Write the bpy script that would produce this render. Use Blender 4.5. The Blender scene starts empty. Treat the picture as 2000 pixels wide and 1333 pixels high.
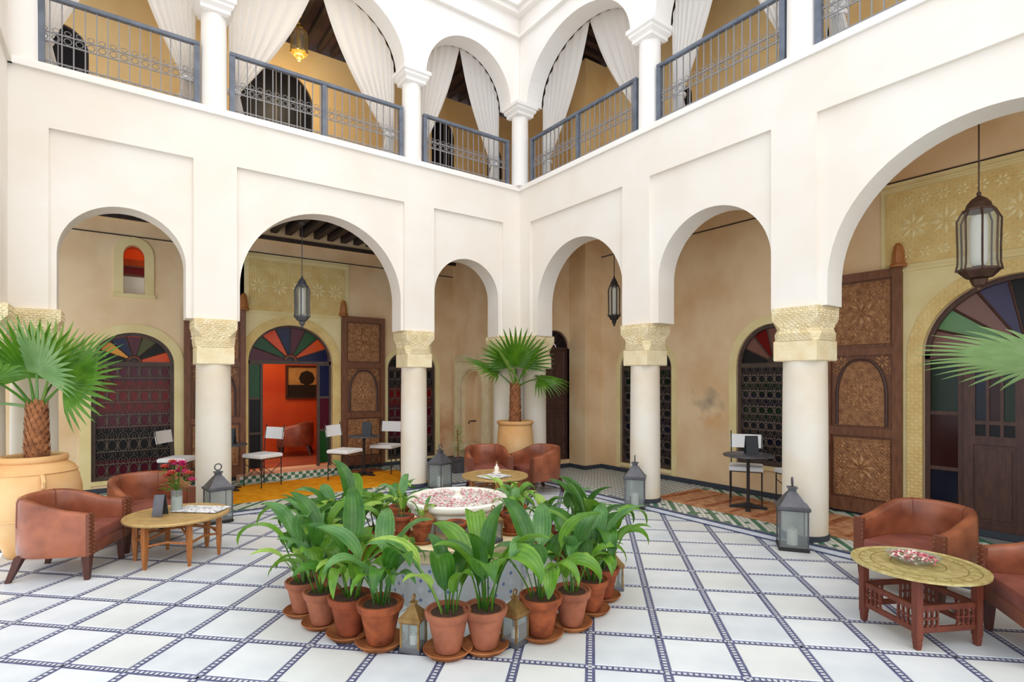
import bpy, bmesh, math, random
from mathutils import Vector, Matrix

random.seed(7)
R = math.radians
SC = bpy.context.scene
COL = SC.collection

# ------------------------------------------------------------------ camera
YAW = R(53.991)
CAMP = Vector((-5.626, -7.517, 1.65))
cd = bpy.data.cameras.new('camera')
cam = bpy.data.objects.new('camera', cd)
COL.objects.link(cam)
cam.location = CAMP
cam.rotation_euler = (R(90), 0, YAW - R(90))
cd.sensor_width = 36
cd.lens = 36 * 1064 / 2000
cd.shift_y = 77.5 / 2000
cd.clip_start = 0.05
SC.camera = cam

# ------------------------------------------------------------------ light
SC.view_settings.view_transform = 'Standard'
SC.view_settings.look = 'None'
SC.view_settings.gamma = 1
SC.view_settings.use_curve_mapping = False
SC.view_settings.exposure = 0.55
w = bpy.data.worlds.new('sky'); SC.world = w
w.use_nodes = True
w.node_tree.nodes['Background'].inputs[0].default_value = (0.9, 0.95, 1.0, 1)
w.node_tree.nodes['Background'].inputs[1].default_value = 1.15
sd = bpy.data.lights.new('sun', 'SUN'); sun = bpy.data.objects.new('sun', sd); COL.objects.link(sun)
sd.energy = 0.85; sd.angle = R(70); sd.color = (1, .86, .7)
sun.rotation_euler = (R(34), R(6), 0)      # light from high above the courtyard, leaning in from the open side


def lamp(name, loc, e, size=.3, col=(1, .72, .45)):
    d = bpy.data.lights.new(name, 'POINT'); o = bpy.data.objects.new(name, d); COL.objects.link(o)
    d.energy = e; d.shadow_soft_size = size; d.color = col; o.location = loc


# ------------------------------------------------------------------ materials
def lin(c):
    return tuple(((x / 255) / 12.92 if x / 255 <= .04045 else ((x / 255 + .055) / 1.055) ** 2.4) for x in c) + (1,)


def mat(name, c, rough=.6, c2=None, scale=4, detail=4, metal=0, bump=0, bscale=60, spec=.4, ramp=(.35, .7), btype='noise', stretch=None):
    m = bpy.data.materials.new(name); m.use_nodes = True
    nt = m.node_tree; N = nt.nodes; L = nt.links; P = N['Principled BSDF']
    P.inputs['Base Color'].default_value = lin(c)
    P.inputs['Roughness'].default_value = rough
    P.inputs['Metallic'].default_value = metal
    P.inputs['Specular IOR Level'].default_value = spec
    if c2 or bump:
        tc = N.new('ShaderNodeTexCoord'); src = tc.outputs['Object']
        if stretch:
            mp = N.new('ShaderNodeMapping'); mp.inputs['Scale'].default_value = stretch
            L.new(src, mp.inputs['Vector']); src = mp.outputs['Vector']
    if c2:
        n = N.new('ShaderNodeTexNoise'); n.inputs['Scale'].default_value = scale; n.inputs['Detail'].default_value = detail
        L.new(src, n.inputs['Vector'])
        r = N.new('ShaderNodeValToRGB'); r.color_ramp.elements[0].position = ramp[0]; r.color_ramp.elements[1].position = ramp[1]
        r.color_ramp.elements[0].color = lin(c); r.color_ramp.elements[1].color = lin(c2)
        L.new(n.outputs['Fac'], r.inputs['Fac']); L.new(r.outputs['Color'], P.inputs['Base Color'])
    if bump:
        if btype == 'noise':
            b = N.new('ShaderNodeTexNoise'); b.inputs['Scale'].default_value = bscale; b.inputs['Detail'].default_value = 3; out = b.outputs['Fac']
        elif btype == 'voronoi':
            b = N.new('ShaderNodeTexVoronoi'); b.inputs['Scale'].default_value = bscale; out = b.outputs['Distance']
        else:
            b = N.new('ShaderNodeTexMagic'); b.inputs['Scale'].default_value = bscale; b.turbulence_depth = 3; out = b.outputs['Fac']
        L.new(src, b.inputs['Vector'])
        bp = N.new('ShaderNodeBump'); bp.inputs['Strength'].default_value = bump; bp.inputs['Distance'].default_value = .02
        L.new(out, bp.inputs['Height']); L.new(bp.outputs['Normal'], P.inputs['Normal'])
    return m


def glassmat(name, c, diff=.25, rough=.16):
    """thin pane: coloured see-through glass with some gloss and body colour"""
    m = bpy.data.materials.new(name); m.use_nodes = True
    nt = m.node_tree; N = nt.nodes; L = nt.links; P = N['Principled BSDF']
    P.inputs['Base Color'].default_value = lin(c); P.inputs['Roughness'].default_value = rough
    t = N.new('ShaderNodeBsdfTransparent'); t.inputs[0].default_value = lin(c)
    mx = N.new('ShaderNodeMixShader'); mx.inputs[0].default_value = diff
    L.new(t.outputs[0], mx.inputs[1]); L.new(P.outputs[0], mx.inputs[2]); L.new(mx.outputs[0], N['Material Output'].inputs[0])
    return m


def cloth(name, c, tr=.35):
    m = mat(name, c, .9, spec=.1); N = m.node_tree.nodes; L = m.node_tree.links
    t = N.new('ShaderNodeBsdfTranslucent'); t.inputs[0].default_value = lin(c)
    mx = N.new('ShaderNodeMixShader'); mx.inputs[0].default_value = tr
    L.new(N['Principled BSDF'].outputs[0], mx.inputs[1]); L.new(t.outputs[0], mx.inputs[2]); L.new(mx.outputs[0], N['Material Output'].inputs[0])
    return m


def leafmat(name, c, c2):
    m = mat(name, c, .34, c2, 9, 2, spec=.5); N = m.node_tree.nodes; L = m.node_tree.links
    P = N['Principled BSDF']; old = P.inputs['Base Color'].links[0].from_socket      # fine veins along the blade
    at = N.new('ShaderNodeAttribute'); at.attribute_name = 'across'
    q = N.new('ShaderNodeMath'); q.operation = 'MULTIPLY'; q.inputs[1].default_value = 17; L.new(at.outputs['Fac'], q.inputs[0])
    q2 = N.new('ShaderNodeMath'); q2.operation = 'COSINE'; L.new(q.outputs[0], q2.inputs[0])
    q3 = N.new('ShaderNodeMapRange'); q3.inputs[1].default_value = -1; q3.inputs[2].default_value = 1; L.new(q2.outputs[0], q3.inputs[0])
    mc = N.new('ShaderNodeMix'); mc.data_type = 'RGBA'; mc.blend_type = 'MULTIPLY'; mc.inputs[7].default_value = (.62, .68, .55, 1); L.new(q3.outputs[0], mc.inputs[0]); L.new(old, mc.inputs[6]); L.new(mc.outputs[2], P.inputs['Base Color'])
    t = N.new('ShaderNodeBsdfTranslucent'); t.inputs[0].default_value = lin(c2)
    mx = N.new('ShaderNodeMixShader'); mx.inputs[0].default_value = .3
    L.new(N['Principled BSDF'].outputs[0], mx.inputs[1]); L.new(t.outputs[0], mx.inputs[2]); L.new(mx.outputs[0], N['Material Output'].inputs[0])
    return m


def grainwood(name, c, c2, rough=.45, st=(3, 3, .6), bump=.15):
    return mat(name, c, rough, c2, 9, 5, bump=bump, bscale=40, stretch=st, ramp=(.3, .75))


PLASTER = mat('cream_plaster', (240, 234, 226), .85, (236, 226, 214), 1.3, 5, bump=.05, bscale=9, spec=.15)
PLASTER_UP = mat('pale_plaster', (246, 242, 238), .85, (242, 236, 229), 1.1, 4, spec=.15)
BEIGE = mat('tadelakt_beige', (238, 211, 172), .7, (222, 184, 136), 1.6, 7, bump=.06, bscale=7, ramp=(.38, .72))
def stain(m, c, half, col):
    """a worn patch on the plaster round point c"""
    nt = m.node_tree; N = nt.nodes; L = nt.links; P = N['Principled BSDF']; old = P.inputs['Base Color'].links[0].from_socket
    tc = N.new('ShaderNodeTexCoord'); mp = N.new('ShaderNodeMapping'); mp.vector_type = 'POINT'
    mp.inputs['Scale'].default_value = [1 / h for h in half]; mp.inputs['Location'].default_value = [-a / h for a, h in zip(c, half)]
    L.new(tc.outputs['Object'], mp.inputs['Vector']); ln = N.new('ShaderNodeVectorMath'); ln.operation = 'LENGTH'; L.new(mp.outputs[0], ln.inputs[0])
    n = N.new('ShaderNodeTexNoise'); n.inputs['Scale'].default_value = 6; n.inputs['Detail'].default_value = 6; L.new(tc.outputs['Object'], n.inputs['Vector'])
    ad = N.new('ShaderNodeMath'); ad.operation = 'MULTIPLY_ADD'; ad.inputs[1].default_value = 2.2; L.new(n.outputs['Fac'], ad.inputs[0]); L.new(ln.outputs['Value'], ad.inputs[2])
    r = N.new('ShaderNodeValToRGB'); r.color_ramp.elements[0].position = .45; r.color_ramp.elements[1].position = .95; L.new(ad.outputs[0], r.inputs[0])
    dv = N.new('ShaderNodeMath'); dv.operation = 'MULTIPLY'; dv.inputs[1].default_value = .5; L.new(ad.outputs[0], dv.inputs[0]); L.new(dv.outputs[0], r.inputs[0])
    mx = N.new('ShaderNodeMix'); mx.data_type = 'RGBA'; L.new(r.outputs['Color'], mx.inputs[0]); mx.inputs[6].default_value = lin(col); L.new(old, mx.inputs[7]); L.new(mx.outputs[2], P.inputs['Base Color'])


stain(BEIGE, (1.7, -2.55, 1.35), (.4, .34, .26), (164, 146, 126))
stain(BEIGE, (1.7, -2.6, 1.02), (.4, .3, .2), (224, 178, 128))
stain(BEIGE, (-.3, 2.3, .7), (.4, .3, .6), (206, 150, 112))
OCHRE = mat('ochre_plaster', (246, 216, 160), .75, (236, 196, 134), 1.5, 6)
YELLOW = mat('yellow_band', (236, 220, 168), .75, (226, 206, 148), 3, 4)
STUCCO = mat('carved_stucco', (230, 204, 140), .75, (216, 184, 116), 5, 5, bump=.6, bscale=16, btype='magic')
ORANGE = mat('orange_tadelakt', (216, 98, 40), .5, (196, 76, 30), 1.5, 5)
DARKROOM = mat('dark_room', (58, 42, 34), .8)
STONE = mat('carved_stone', (240, 224, 186), .8, (224, 200, 152), 11, 5, bump=.75, bscale=26, btype='magic')
STONE2 = mat('smooth_stone', (241, 227, 190), .8, (230, 208, 164), 8, 5, bump=.3, bscale=40)
SHAFT = mat('column_tadelakt', (234, 227, 214), .65, (224, 203, 172), 1.4, 7, ramp=(.42, .75), bump=.05, bscale=6)
MARBLE = [mat('white_marble', (221, 225, 229), .38, (198, 205, 212), 2.2, 8, ramp=(.4, .8)),
          mat('grey_marble', (215, 220, 226), .38, (194, 202, 209), 3.1, 8, ramp=(.35, .75)),
          mat('cream_marble', (219, 222, 222), .38, (198, 202, 203), 1.7, 8, ramp=(.4, .8))]
MOSAIC = mat('indigo_mosaic', (82, 86, 122), .45, (104, 108, 140), 30, 2)
CHIP = mat('white_chip', (200, 203, 212), .4)
KERB = mat('kerb_white', (214, 219, 230), .45, (192, 201, 218), 8, 3)
KERBB = mat('kerb_blue', (66, 74, 104), .45)
ZG = mat('zellige_green', (70, 128, 98), .3, (50, 106, 80), 20, 1)
ZW = mat('zellige_white', (222, 224, 214), .3, (206, 208, 198), 20, 1)
ZGREY = mat('zellige_grey', (132, 138, 150), .35, (160, 166, 176), 20, 1)
ZBASE = mat('zellige_grout', (124, 128, 126), .6)
ZBLUE = mat('zellige_blue', (86, 112, 168), .3, (120, 146, 190), 14, 1)
BASEB = mat('baseboard_dark', (58, 64, 74), .5)
WOOD = grainwood('carved_cedar', (128, 84, 58), (98, 58, 38))
WOOD2 = mat('old_cedar_panel', (176, 128, 86), .45, (128, 82, 52), 16, 5, bump=.8, bscale=30, btype='magic', ramp=(.3, .7))
CARVE = mat('painted_highlights', (196, 150, 106), .4, (150, 102, 68), 20, 3)  # lighter cedar tone, paints highlights into the colour of the raised carving
WOODD = grainwood('dark_door_wood', (86, 58, 50), (66, 44, 40))
BEAM = grainwood('dark_beam', (66, 52, 46), (50, 38, 34), .7)
BEAMUP = mat('upper_ceiling_wood', (84, 62, 60), .75, (70, 50, 50), 6, 3)
FRAME = mat('window_frame_brown', (82, 66, 58), .5, (66, 52, 46), 9, 3)
GRILLE = mat('grille_iron', (104, 90, 82), .5, metal=.2)
LEATHER = mat('tan_leather', (166, 96, 66), .34, (98, 48, 34), 4, 6, ramp=(.32, .72), bump=.08, bscale=30, spec=.5)
LEATHER2 = mat('seat_leather', (146, 84, 72), .4, (108, 58, 50), 6, 4, spec=.45)
LEATHERD = mat('dark_leather_edge', (112, 60, 42), .5)
LEGWOOD = grainwood('mahogany_leg', (86, 46, 34), (66, 34, 26))
OAK = grainwood('honey_wood', (176, 112, 58), (142, 84, 40), st=(6, 6, 1))
REDWOOD = grainwood('red_lattice_wood', (122, 62, 44), (96, 46, 34))
BRASSTRAY = mat('brass_tray', (216, 200, 142), .4, (180, 162, 100), 22, 3, metal=.35, bump=.3, bscale=55, btype='magic')
BRASSDK = mat('brass_engraving', (126, 112, 58), .5, metal=.4)
TANTRAY = mat('tray_top_tan', (196, 164, 108), .45, (170, 138, 86), 14, 4, metal=.2)
BRASS = mat('old_brass', (164, 130, 82), .45, (128, 98, 58), 14, 3, metal=.55)
GOLD = mat('gold_brass', (214, 172, 84), .35, metal=.7)
IRON = mat('dark_iron', (52, 48, 48), .55, metal=.3)
ZINC = mat('grey_zinc', (104, 104, 110), .5, (84, 84, 90), 9, 3, metal=.4)
BRONZE = mat('bronze_lamp', (92, 68, 56), .45, (70, 50, 42), 9, 3, metal=.4)
RAIL = mat('blue_grey_paint', (108, 116, 130), .4, (88, 95, 108), 6, 2)
BAL = mat('baluster_iron', (138, 136, 138), .45)
GLASS = glassmat('clear_glass', (236, 240, 240), .12)
FROST = mat('frosted_glass', (244, 236, 222), .5)
CANDLE = mat('candle_wax', (244, 240, 230), .6)
CANVAS = mat('white_canvas', (240, 240, 242), .9, spec=.1)
CURTAIN = cloth('white_curtain', (252, 252, 252), .5)
TERRA = mat('terracotta', (166, 90, 56), .8, (108, 56, 36), 12, 5, bump=.1, bscale=30, spec=.2)
TERRA2 = mat('dark_terracotta', (150, 78, 50), .8, (104, 52, 34), 8, 5, bump=.1, bscale=30, spec=.2)
TERRA3 = mat('limed_terracotta', (170, 106, 80), .85, (128, 76, 56), 7, 6, spec=.2)
SAUCER = mat('saucer_clay', (176, 114, 70), .8, (128, 74, 44), 8, 4, spec=.2)
JAR = mat('ochre_jar', (226, 188, 138), .75, (212, 154, 92), 2.2, 5, bump=.05, bscale=14, spec=.2)
SOIL = mat('soil', (84, 58, 46), .95, (60, 40, 32), 40, 3, bump=.6, bscale=60)
LEAF = [leafmat('leaf_green', (76, 130, 30), (126, 174, 58)), leafmat('leaf_deep', (42, 98, 30), (86, 140, 50)),
        leafmat('leaf_light', (146, 188, 72), (182, 212, 104)), leafmat('leaf_blue', (68, 124, 62), (116, 164, 94))]
PALM = [leafmat('palm_green', (70, 128, 26), (118, 168, 50)), leafmat('palm_pale', (134, 176, 112), (170, 202, 146)), leafmat('palm_lime', (146, 184, 76), (174, 204, 112))]
TRUNK = mat('palm_trunk', (176, 116, 74), .95, (122, 74, 48), 12, 5, bump=.8, bscale=24)
PAPER = mat('newspaper', (226, 226, 228), .8, (150, 152, 160), 38, 2, ramp=(.52, .62))
MENU = mat('menu_black', (50, 54, 60), .5)
COPPER = mat('copper_pot', (178, 108, 78), .45, (150, 82, 56), 9, 3, metal=.3)
YCARPET = mat('saffron_carpet', (226, 158, 36), .95, (206, 126, 26), 7, 6, spec=.05, bump=.4, bscale=120)
KILIM = mat('rust_kilim', (204, 156, 116), .95, (164, 106, 74), 9, 6, spec=.05, bump=.4, bscale=120)
KILIMD = mat('kilim_stripe', (136, 82, 62), .95, (180, 116, 76), 14, 4, spec=.05)
PINK = mat('rose_petal', (228, 140, 150), .6, (206, 92, 112), 20, 2)
RED = mat('crimson_petal', (166, 34, 68), .6)
WHITEP = mat('white_petal', (246, 232, 226), .6)
MAGENTA = mat('magenta_bloom', (192, 36, 108), .55, (226, 84, 140), 30, 2)
FROSE = mat('red_bloom', (186, 66, 60), .55, (208, 100, 84), 30, 2)
MARB2 = mat('fountain_marble', (240, 236, 226), .4, (226, 220, 206), 4, 5)
MARBC = mat('fountain_carving', (222, 212, 190), .55, (196, 184, 158), 14, 4)
WATER = glassmat('water', (240, 240, 236), .75)
CREAMST = mat('coping_stone', (232, 214, 178), .6, (216, 194, 152), 5, 5)
GC = {'red': glassmat('glass_red', (150, 32, 34), .45), 'green': glassmat('glass_green', (44, 110, 54), .45),
      'orange': glassmat('glass_orange', (226, 104, 40), .5), 'navy': glassmat('glass_navy', (40, 46, 96), .45),
      'maroon': glassmat('glass_maroon', (110, 26, 52), .5), 'olive': glassmat('glass_olive', (98, 104, 36), .5),
      'yellow': glassmat('glass_yellow', (232, 176, 40), .6), 'dark': glassmat('glass_dark', (36, 34, 40), .5, .4),
      'sage': glassmat('glass_sage', (120, 168, 110), .6), 'rose': glassmat('glass_rose', (150, 104, 92), .6),
      'violet': glassmat('glass_violet', (70, 62, 104), .6), 'dgreen': glassmat('glass_dark_green', (26, 54, 34), .5), 'dred': glassmat('glass_dark_red', (70, 26, 26), .5), 'dnavy': glassmat('glass_dark_navy', (28, 32, 58), .5)}


# ------------------------------------------------------------------ mesh builder
class MB:
    def __init__(s, T=None):
        s.v = []; s.f = []; s.m = []; s.T = T or Matrix(); s.mi = 0

    def add(s, vs, fs):
        o = len(s.v)
        s.v += [tuple(s.T @ Vector(p)) for p in vs]
        for f in fs:
            s.f.append(tuple(i + o for i in f)); s.m.append(s.mi)

    def hexa(s, b, t):
        n = len(b)
        s.add(list(b) + list(t), [tuple(range(n))[::-1], tuple(range(n, 2 * n))] + [(i, (i + 1) % n, n + (i + 1) % n, n + i) for i in range(n)])

    def box(s, x0, x1, y0, y1, z0, z1):
        s.hexa([(x0, y0, z0), (x1, y0, z0), (x1, y1, z0), (x0, y1, z0)], [(x0, y0, z1), (x1, y0, z1), (x1, y1, z1), (x0, y1, z1)])

    def cbox(s, x0, x1, y0, y1, z0, z1, c=.008):
        """box with chamfered top and bottom rims"""
        r = lambda d, z: [(x0 + d, y0 + d, z), (x1 - d, y0 + d, z), (x1 - d, y1 - d, z), (x0 + d, y1 - d, z)]
        s.loft([r(c, z0), r(0, z0 + c), r(0, z1 - c), r(c, z1)])

    def loft(s, rings, closed=True, caps=True):
        n = len(rings[0]); vs = [p for r in rings for p in r]; fs = []
        for k in range(len(rings) - 1):
            for i in range(n if closed else n - 1):
                j = (i + 1) % n
                fs.append((k * n + i, k * n + j, (k + 1) * n + j, (k + 1) * n + i))
        if caps and closed:
            fs.append(tuple(range(n))[::-1]); fs.append(tuple(range((len(rings) - 1) * n, len(rings) * n)))
        s.add(vs, fs)

    def tube(s, pts, r, n=6, caps=True, closed=False):
        pts = [Vector(p) for p in pts]; k = len(pts); rings = []; up = None
        for i, p in enumerate(pts):
            a = pts[(i - 1) % k] if closed else pts[max(i - 1, 0)]
            b = pts[(i + 1) % k] if closed else pts[min(i + 1, k - 1)]
            d = (b - a).normalized()
            if up is None:
                up = Vector((0, 0, 1)) if abs(d.z) < .9 else Vector((1, 0, 0))
            x = d.cross(up).normalized(); y = x.cross(d); up = y if abs(y.dot(d)) < .5 else up
            rr = r[i] if isinstance(r, (list, tuple)) else r
            rings.append([tuple(p + x * rr * math.cos(2 * math.pi * j / n) + y * rr * math.sin(2 * math.pi * j / n)) for j in range(n)])
        if closed:
            rings.append(rings[0]); s.loft(rings, caps=False)
        else:
            s.loft(rings, caps=caps)

    def lathe(s, prof, n=24, c=(0, 0, 0), ph=0, caps=True):
        s.loft([[(c[0] + r * math.cos(ph + 2 * math.pi * j / n), c[1] + r * math.sin(ph + 2 * math.pi * j / n), c[2] + z) for j in range(n)] for r, z in prof], caps=caps)

    def build(s, name, m, parent=None, smooth=0, loc=None, label=None):
        me = bpy.data.meshes.new(name); me.from_pydata(s.v, [], s.f)
        for k in (m if isinstance(m, (list, tuple)) else [m]): me.materials.append(k)
        if isinstance(m, (list, tuple)): me.polygons.foreach_set('material_index', s.m)
        if len(s.v) < 60000:
            b = bmesh.new(); b.from_mesh(me); bmesh.ops.recalc_face_normals(b, faces=b.faces); b.to_mesh(me); b.free()
        if smooth:
            me.shade_smooth(); me.set_sharp_from_angle(angle=R(smooth))
        return obj(name, me, parent, loc, label)


def obj(name, me, parent=None, loc=None, label=None):
    o = bpy.data.objects.new(name, me); COL.objects.link(o)
    if parent: o.parent = parent
    if loc: o.location = loc
    if label: o['label'] = label
    return o


def tag(o, label, cat, group=None):
    o['label'] = label; o['category'] = cat
    if group: o['group'] = group
    return o


def thing(name, label, cat, loc=(0, 0, 0), rz=0, group=None):
    o = bpy.data.objects.new(name, None); COL.objects.link(o); o.empty_display_size = .1
    o.location = loc; o.rotation_euler = (0, 0, rz)
    return tag(o, label, cat, group)


def struct(o): o['kind'] = 'structure'; return o
def stuff(o): o['kind'] = 'stuff'; return o


def sroot(name):
    o = bpy.data.objects.new(name, None); COL.objects.link(o); return struct(o)


def dup(root, loc, rz=0, label=None, scale=None, name=None):
    r = root.copy(); COL.objects.link(r); r.location = loc; r.rotation_euler = (0, 0, rz)
    if label: r['label'] = label
    if scale: r.scale = (scale,) * 3
    for ch in list(root.children):
        c = ch.copy(); COL.objects.link(c); c.parent = r
        for g in ch.children:
            d = g.copy(); COL.objects.link(d); d.parent = c
    return r


TA = Matrix()                                                            # (u, depth, z) -> wall along x
TB = Matrix(((0, 1, 0, 0), (1, 0, 0, 0), (0, 0, 1, 0), (0, 0, 0, 1)))      # (u, depth, z) -> wall along y


def arc(uc, half, zs, rise, n=24):
    return [(uc + half * math.cos(math.pi - math.pi * i / n), zs + rise * math.sin(math.pi * i / n)) for i in range(n + 1)]


def arch_bay(mb, u0, u1, z1, w0, w1, uc, half, zs, rise, zb, n=24):
    """a stretch of wall u0..u1, zb..z1 with an arched opening"""
    A = arc(uc, half, zs, rise, n)
    for i in range(n):
        (a, za), (b, zb_) = A[i], A[i + 1]
        mb.add([(a, w0, za), (b, w0, zb_), (b, w0, z1), (a, w0, z1), (a, w1, za), (b, w1, zb_), (b, w1, z1), (a, w1, z1)],
               [(0, 1, 2, 3), (7, 6, 5, 4), (0, 4, 5, 1), (3, 2, 6, 7)])
    mb.box(u0, uc - half, w0, w1, zb, z1); mb.box(uc + half, u1, w0, w1, zb, z1)


def arch_ring(mb, uc, half, zs, rise, zb, wid, w0, w1, n=24, legs=True):
    """a band that follows an arched opening from outside"""
    A = arc(uc, half, zs, rise, n); B = arc(uc, half + wid, zs, rise + wid, n)
    if legs:
        A = [(uc - half, zb)] + A + [(uc + half, zb)]; B = [(uc - half - wid, zb)] + B + [(uc + half + wid, zb)]
    for i in range(len(A) - 1):
        a, b, c, d = A[i], A[i + 1], B[i + 1], B[i]
        mb.hexa([(a[0], w0, a[1]), (b[0], w0, b[1]), (c[0], w0, c[1]), (d[0], w0, d[1])], [(a[0], w1, a[1]), (b[0], w1, b[1]), (c[0], w1, c[1]), (d[0], w1, d[1])])
# ================================================================== courtyard floor
GA = R(45.6); GP = .4325; GO = (-.0747, -.0709)
GU = Vector((math.cos(GA), math.sin(GA))); GV = Vector((math.sin(GA), -math.cos(GA)))
FC = Vector((-3.36, -3.64))                    # centre of the fountain
OCT = [FC + GU * (1.25 * math.cos(R(22.5 + 45 * k))) + GV * (1.25 * math.sin(R(22.5 + 45 * k))) for k in range(8)]
COURT = [(-.17, -.17), (-6.5, -.17), (-6.5, -9.6), (-.17, -9.6)]


def uv(p): return Vector((Vector(p) @ GU, Vector(p) @ GV))
def xy(u, v): return GU * u + GV * v


def clip(poly, a, b, keep_left=True):
    """cut a polygon by the line a-b"""
    out = []; n = (b[1] - a[1], a[0] - b[0]); sg = -1 if keep_left else 1
    d = lambda p: sg * ((p[0] - a[0]) * n[0] + (p[1] - a[1]) * n[1])
    for i in range(len(poly)):
        p, q = poly[i], poly[(i + 1) % len(poly)]; dp, dq = d(p), d(q)
        if dp >= 0: out.append(p)
        if dp * dq < 0:
            t = dp / (dp - dq); out.append((p[0] + (q[0] - p[0]) * t, p[1] + (q[1] - p[1]) * t))
    return out


def area(p): return sum(p[i][0] * p[(i + 1) % len(p)][1] - p[(i + 1) % len(p)][0] * p[i][1] for i in range(len(p))) / 2
def ccw(p): return p if area(p) > 0 else p[::-1]


COURT = ccw(COURT); OCT = ccw([tuple(p) for p in OCT])
floor = MB(); floor.box(-6.5, -.17, -9.6, -.17, -.15, -.005)
floor = struct(floor.build('floor', MOSAIC))


def inside(poly, p): return all((b[0] - a[0]) * (p[1] - a[1]) - (b[1] - a[1]) * (p[0] - a[0]) > 0 for a, b in zip(poly, poly[1:] + poly[:1]))


hs = (GP - .056) / 2
TILEMESH = []
for k in range(3):
    b = MB(); b.T = Matrix.Rotation(GA, 4, 'Z'); b.cbox(-hs, hs, -hs, hs, -.02, 0, .003)
    o = b.build('marble_tile', MARBLE[k], floor); TILEMESH.append(o.data); bpy.data.objects.remove(o)
tiles = []
fwd = Vector((math.cos(YAW), math.sin(YAW))); rgt = Vector((math.sin(YAW), -math.cos(YAW)))
for i in range(-24, 8):
    for j in range(-22, 24):
        c = xy(GO[0] + (i + .5) * GP, GO[1] + (j + .5) * GP)
        q = [tuple(c + GU * a * hs + GV * b_ * hs) for a, b_ in ((-1, -1), (1, -1), (1, 1), (-1, 1))]
        q = ccw(q); p = q
        for a, b_ in zip(COURT, COURT[1:] + COURT[:1]): p = clip(p, a, b_) if p else p
        if len(p) < 3: continue
        if all(inside(OCT, x) for x in p): continue
        r = c - CAMP.xy; z = r @ fwd
        tiles.append((r.length if z > .3 and abs(r @ rgt) < z * 1.02 + .5 else 50 + r.length, c, p, len(p) == 4 and abs(area(p) - area(q)) < 1e-6 and not any(inside(OCT, x) for x in p)))
tiles.sort(key=lambda t: t[0])
rest = MB(); ntile = 0
for dist, c, p, whole in tiles:
    k = int(abs(c.x * 131 + c.y * 71) * 10) % 3
    if dist > 49 or ntile >= 298:
        if dist < 60: rest.hexa([(x, y, -.02) for x, y in p], [(x, y, 0) for x, y in p])
        continue
    if whole and (c - FC).length > 1.6:
        obj('marble_tile', TILEMESH[k], floor, (c.x, c.y, random.uniform(-.0012, .0008)))
    else:
        pieces = []
        if (c - FC).length < 1.75:
            cur = p
            for a, b_ in zip(OCT, OCT[1:] + OCT[:1]):
                out = clip(cur, a, b_, False)
                if len(out) > 2 and abs(area(out)) > 2e-4: pieces.append(out)
                cur = clip(cur, a, b_)
                if len(cur) < 3: break
        else: pieces = [p]
        if not pieces: continue
        b = MB()
        for pc in pieces:
            pc = [(x - c.x, y - c.y) for x, y in pc]
            b.hexa([(x, y, -.02) for x, y in pc], [(x, y, 0) for x, y in pc])
        b.build('marble_tile', MARBLE[k], floor, loc=(c.x, c.y, 0))
    ntile += 1
if rest.v: stuff(rest.build('marble_tile', MARBLE[0], floor))
# white chips and pale edge lines set in the indigo strips between the slabs
ch = MB()
def okp(p): return inside(COURT, p) and not inside(OCT, p)
def chip(c, a, b_, la, lb, h=.0035):
    q = [c + a * x * la + b_ * y * lb for x, y in ((-1, -1), (1, -1), (1, 1), (-1, 1))]
    ch.add([(x.x, x.y, -.005 + h) for x in q], [(0, 1, 2, 3)])
for ax in (0, 1):
    A_, B_ = (GU, GV) if ax == 0 else (GV, GU)
    for j in range(-22, 24):
        off = GO[1 - ax] + j * GP
        t = -10.5
        while t < 10.5:
            c = A_ * t + B_ * off; r = c - CAMP.xy; z = r @ fwd
            if okp(c) and z > .8 and abs(r @ rgt) < z * 1.0 + .3:
                k = int(round(t / .036))
                chip(c, A_, B_, .0095, .0115)
            t += .032
# octagonal strip round the ring of pots, and the marble inside it
for a, b_ in zip(OCT, OCT[1:] + OCT[:1]):
    a = Vector(a); b_ = Vector(b_); d = (b_ - a).normalized(); n = Vector((-d.y, d.x)); L_ = (b_ - a).length
    for k in range(int(L_ / .036)):
        chip(a + d * (.036 * k + .02) + n * .03, d, n, .0105, .0105)
stuff(ch.build('mosaic_chips', CHIP, floor))
for k in range(8):
    a = Vector(OCT[k]); b_ = Vector(OCT[(k + 1) % 8]); f = 1 - .06 / 1.155; g = .36
    sh = lambda p, s_: FC + (p - FC) * s_
    t_ = (b_ - a).normalized() * .006
    q = [sh(a, f) + t_, sh(b_, f) - t_, sh(b_, g) - t_, sh(a, g) + t_]
    m = MB(); m.hexa([(p.x, p.y, -.02) for p in q], [(p.x, p.y, 0) for p in q]); m.build('marble_slab', MARBLE[k % 3], floor)

# kerb strips along the two galleries
for nm, T, u0, u1 in (('trim_1', TA, -6.5, 0), ('trim_2', TB, -9.6, 0)):
    t = sroot(nm)
    for k in range(int((u1 - u0) / .5)):
        a = u0 + k * (u1 - u0) / int((u1 - u0) / .5); b_ = u0 + (k + 1) * (u1 - u0) / int((u1 - u0) / .5)
        m = MB(T); m.cbox(a + .002, b_ - .002, -.135, -.035, -.03, .012, .003); m.build('kerb_stone', KERB, t)
    m = MB(T); m.box(u0, u1, -.172, -.137, -.03, .004); m.box(u0, u1, -.034, .0, -.03, .022); m.build('blue_line', KERBB, t)

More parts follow.
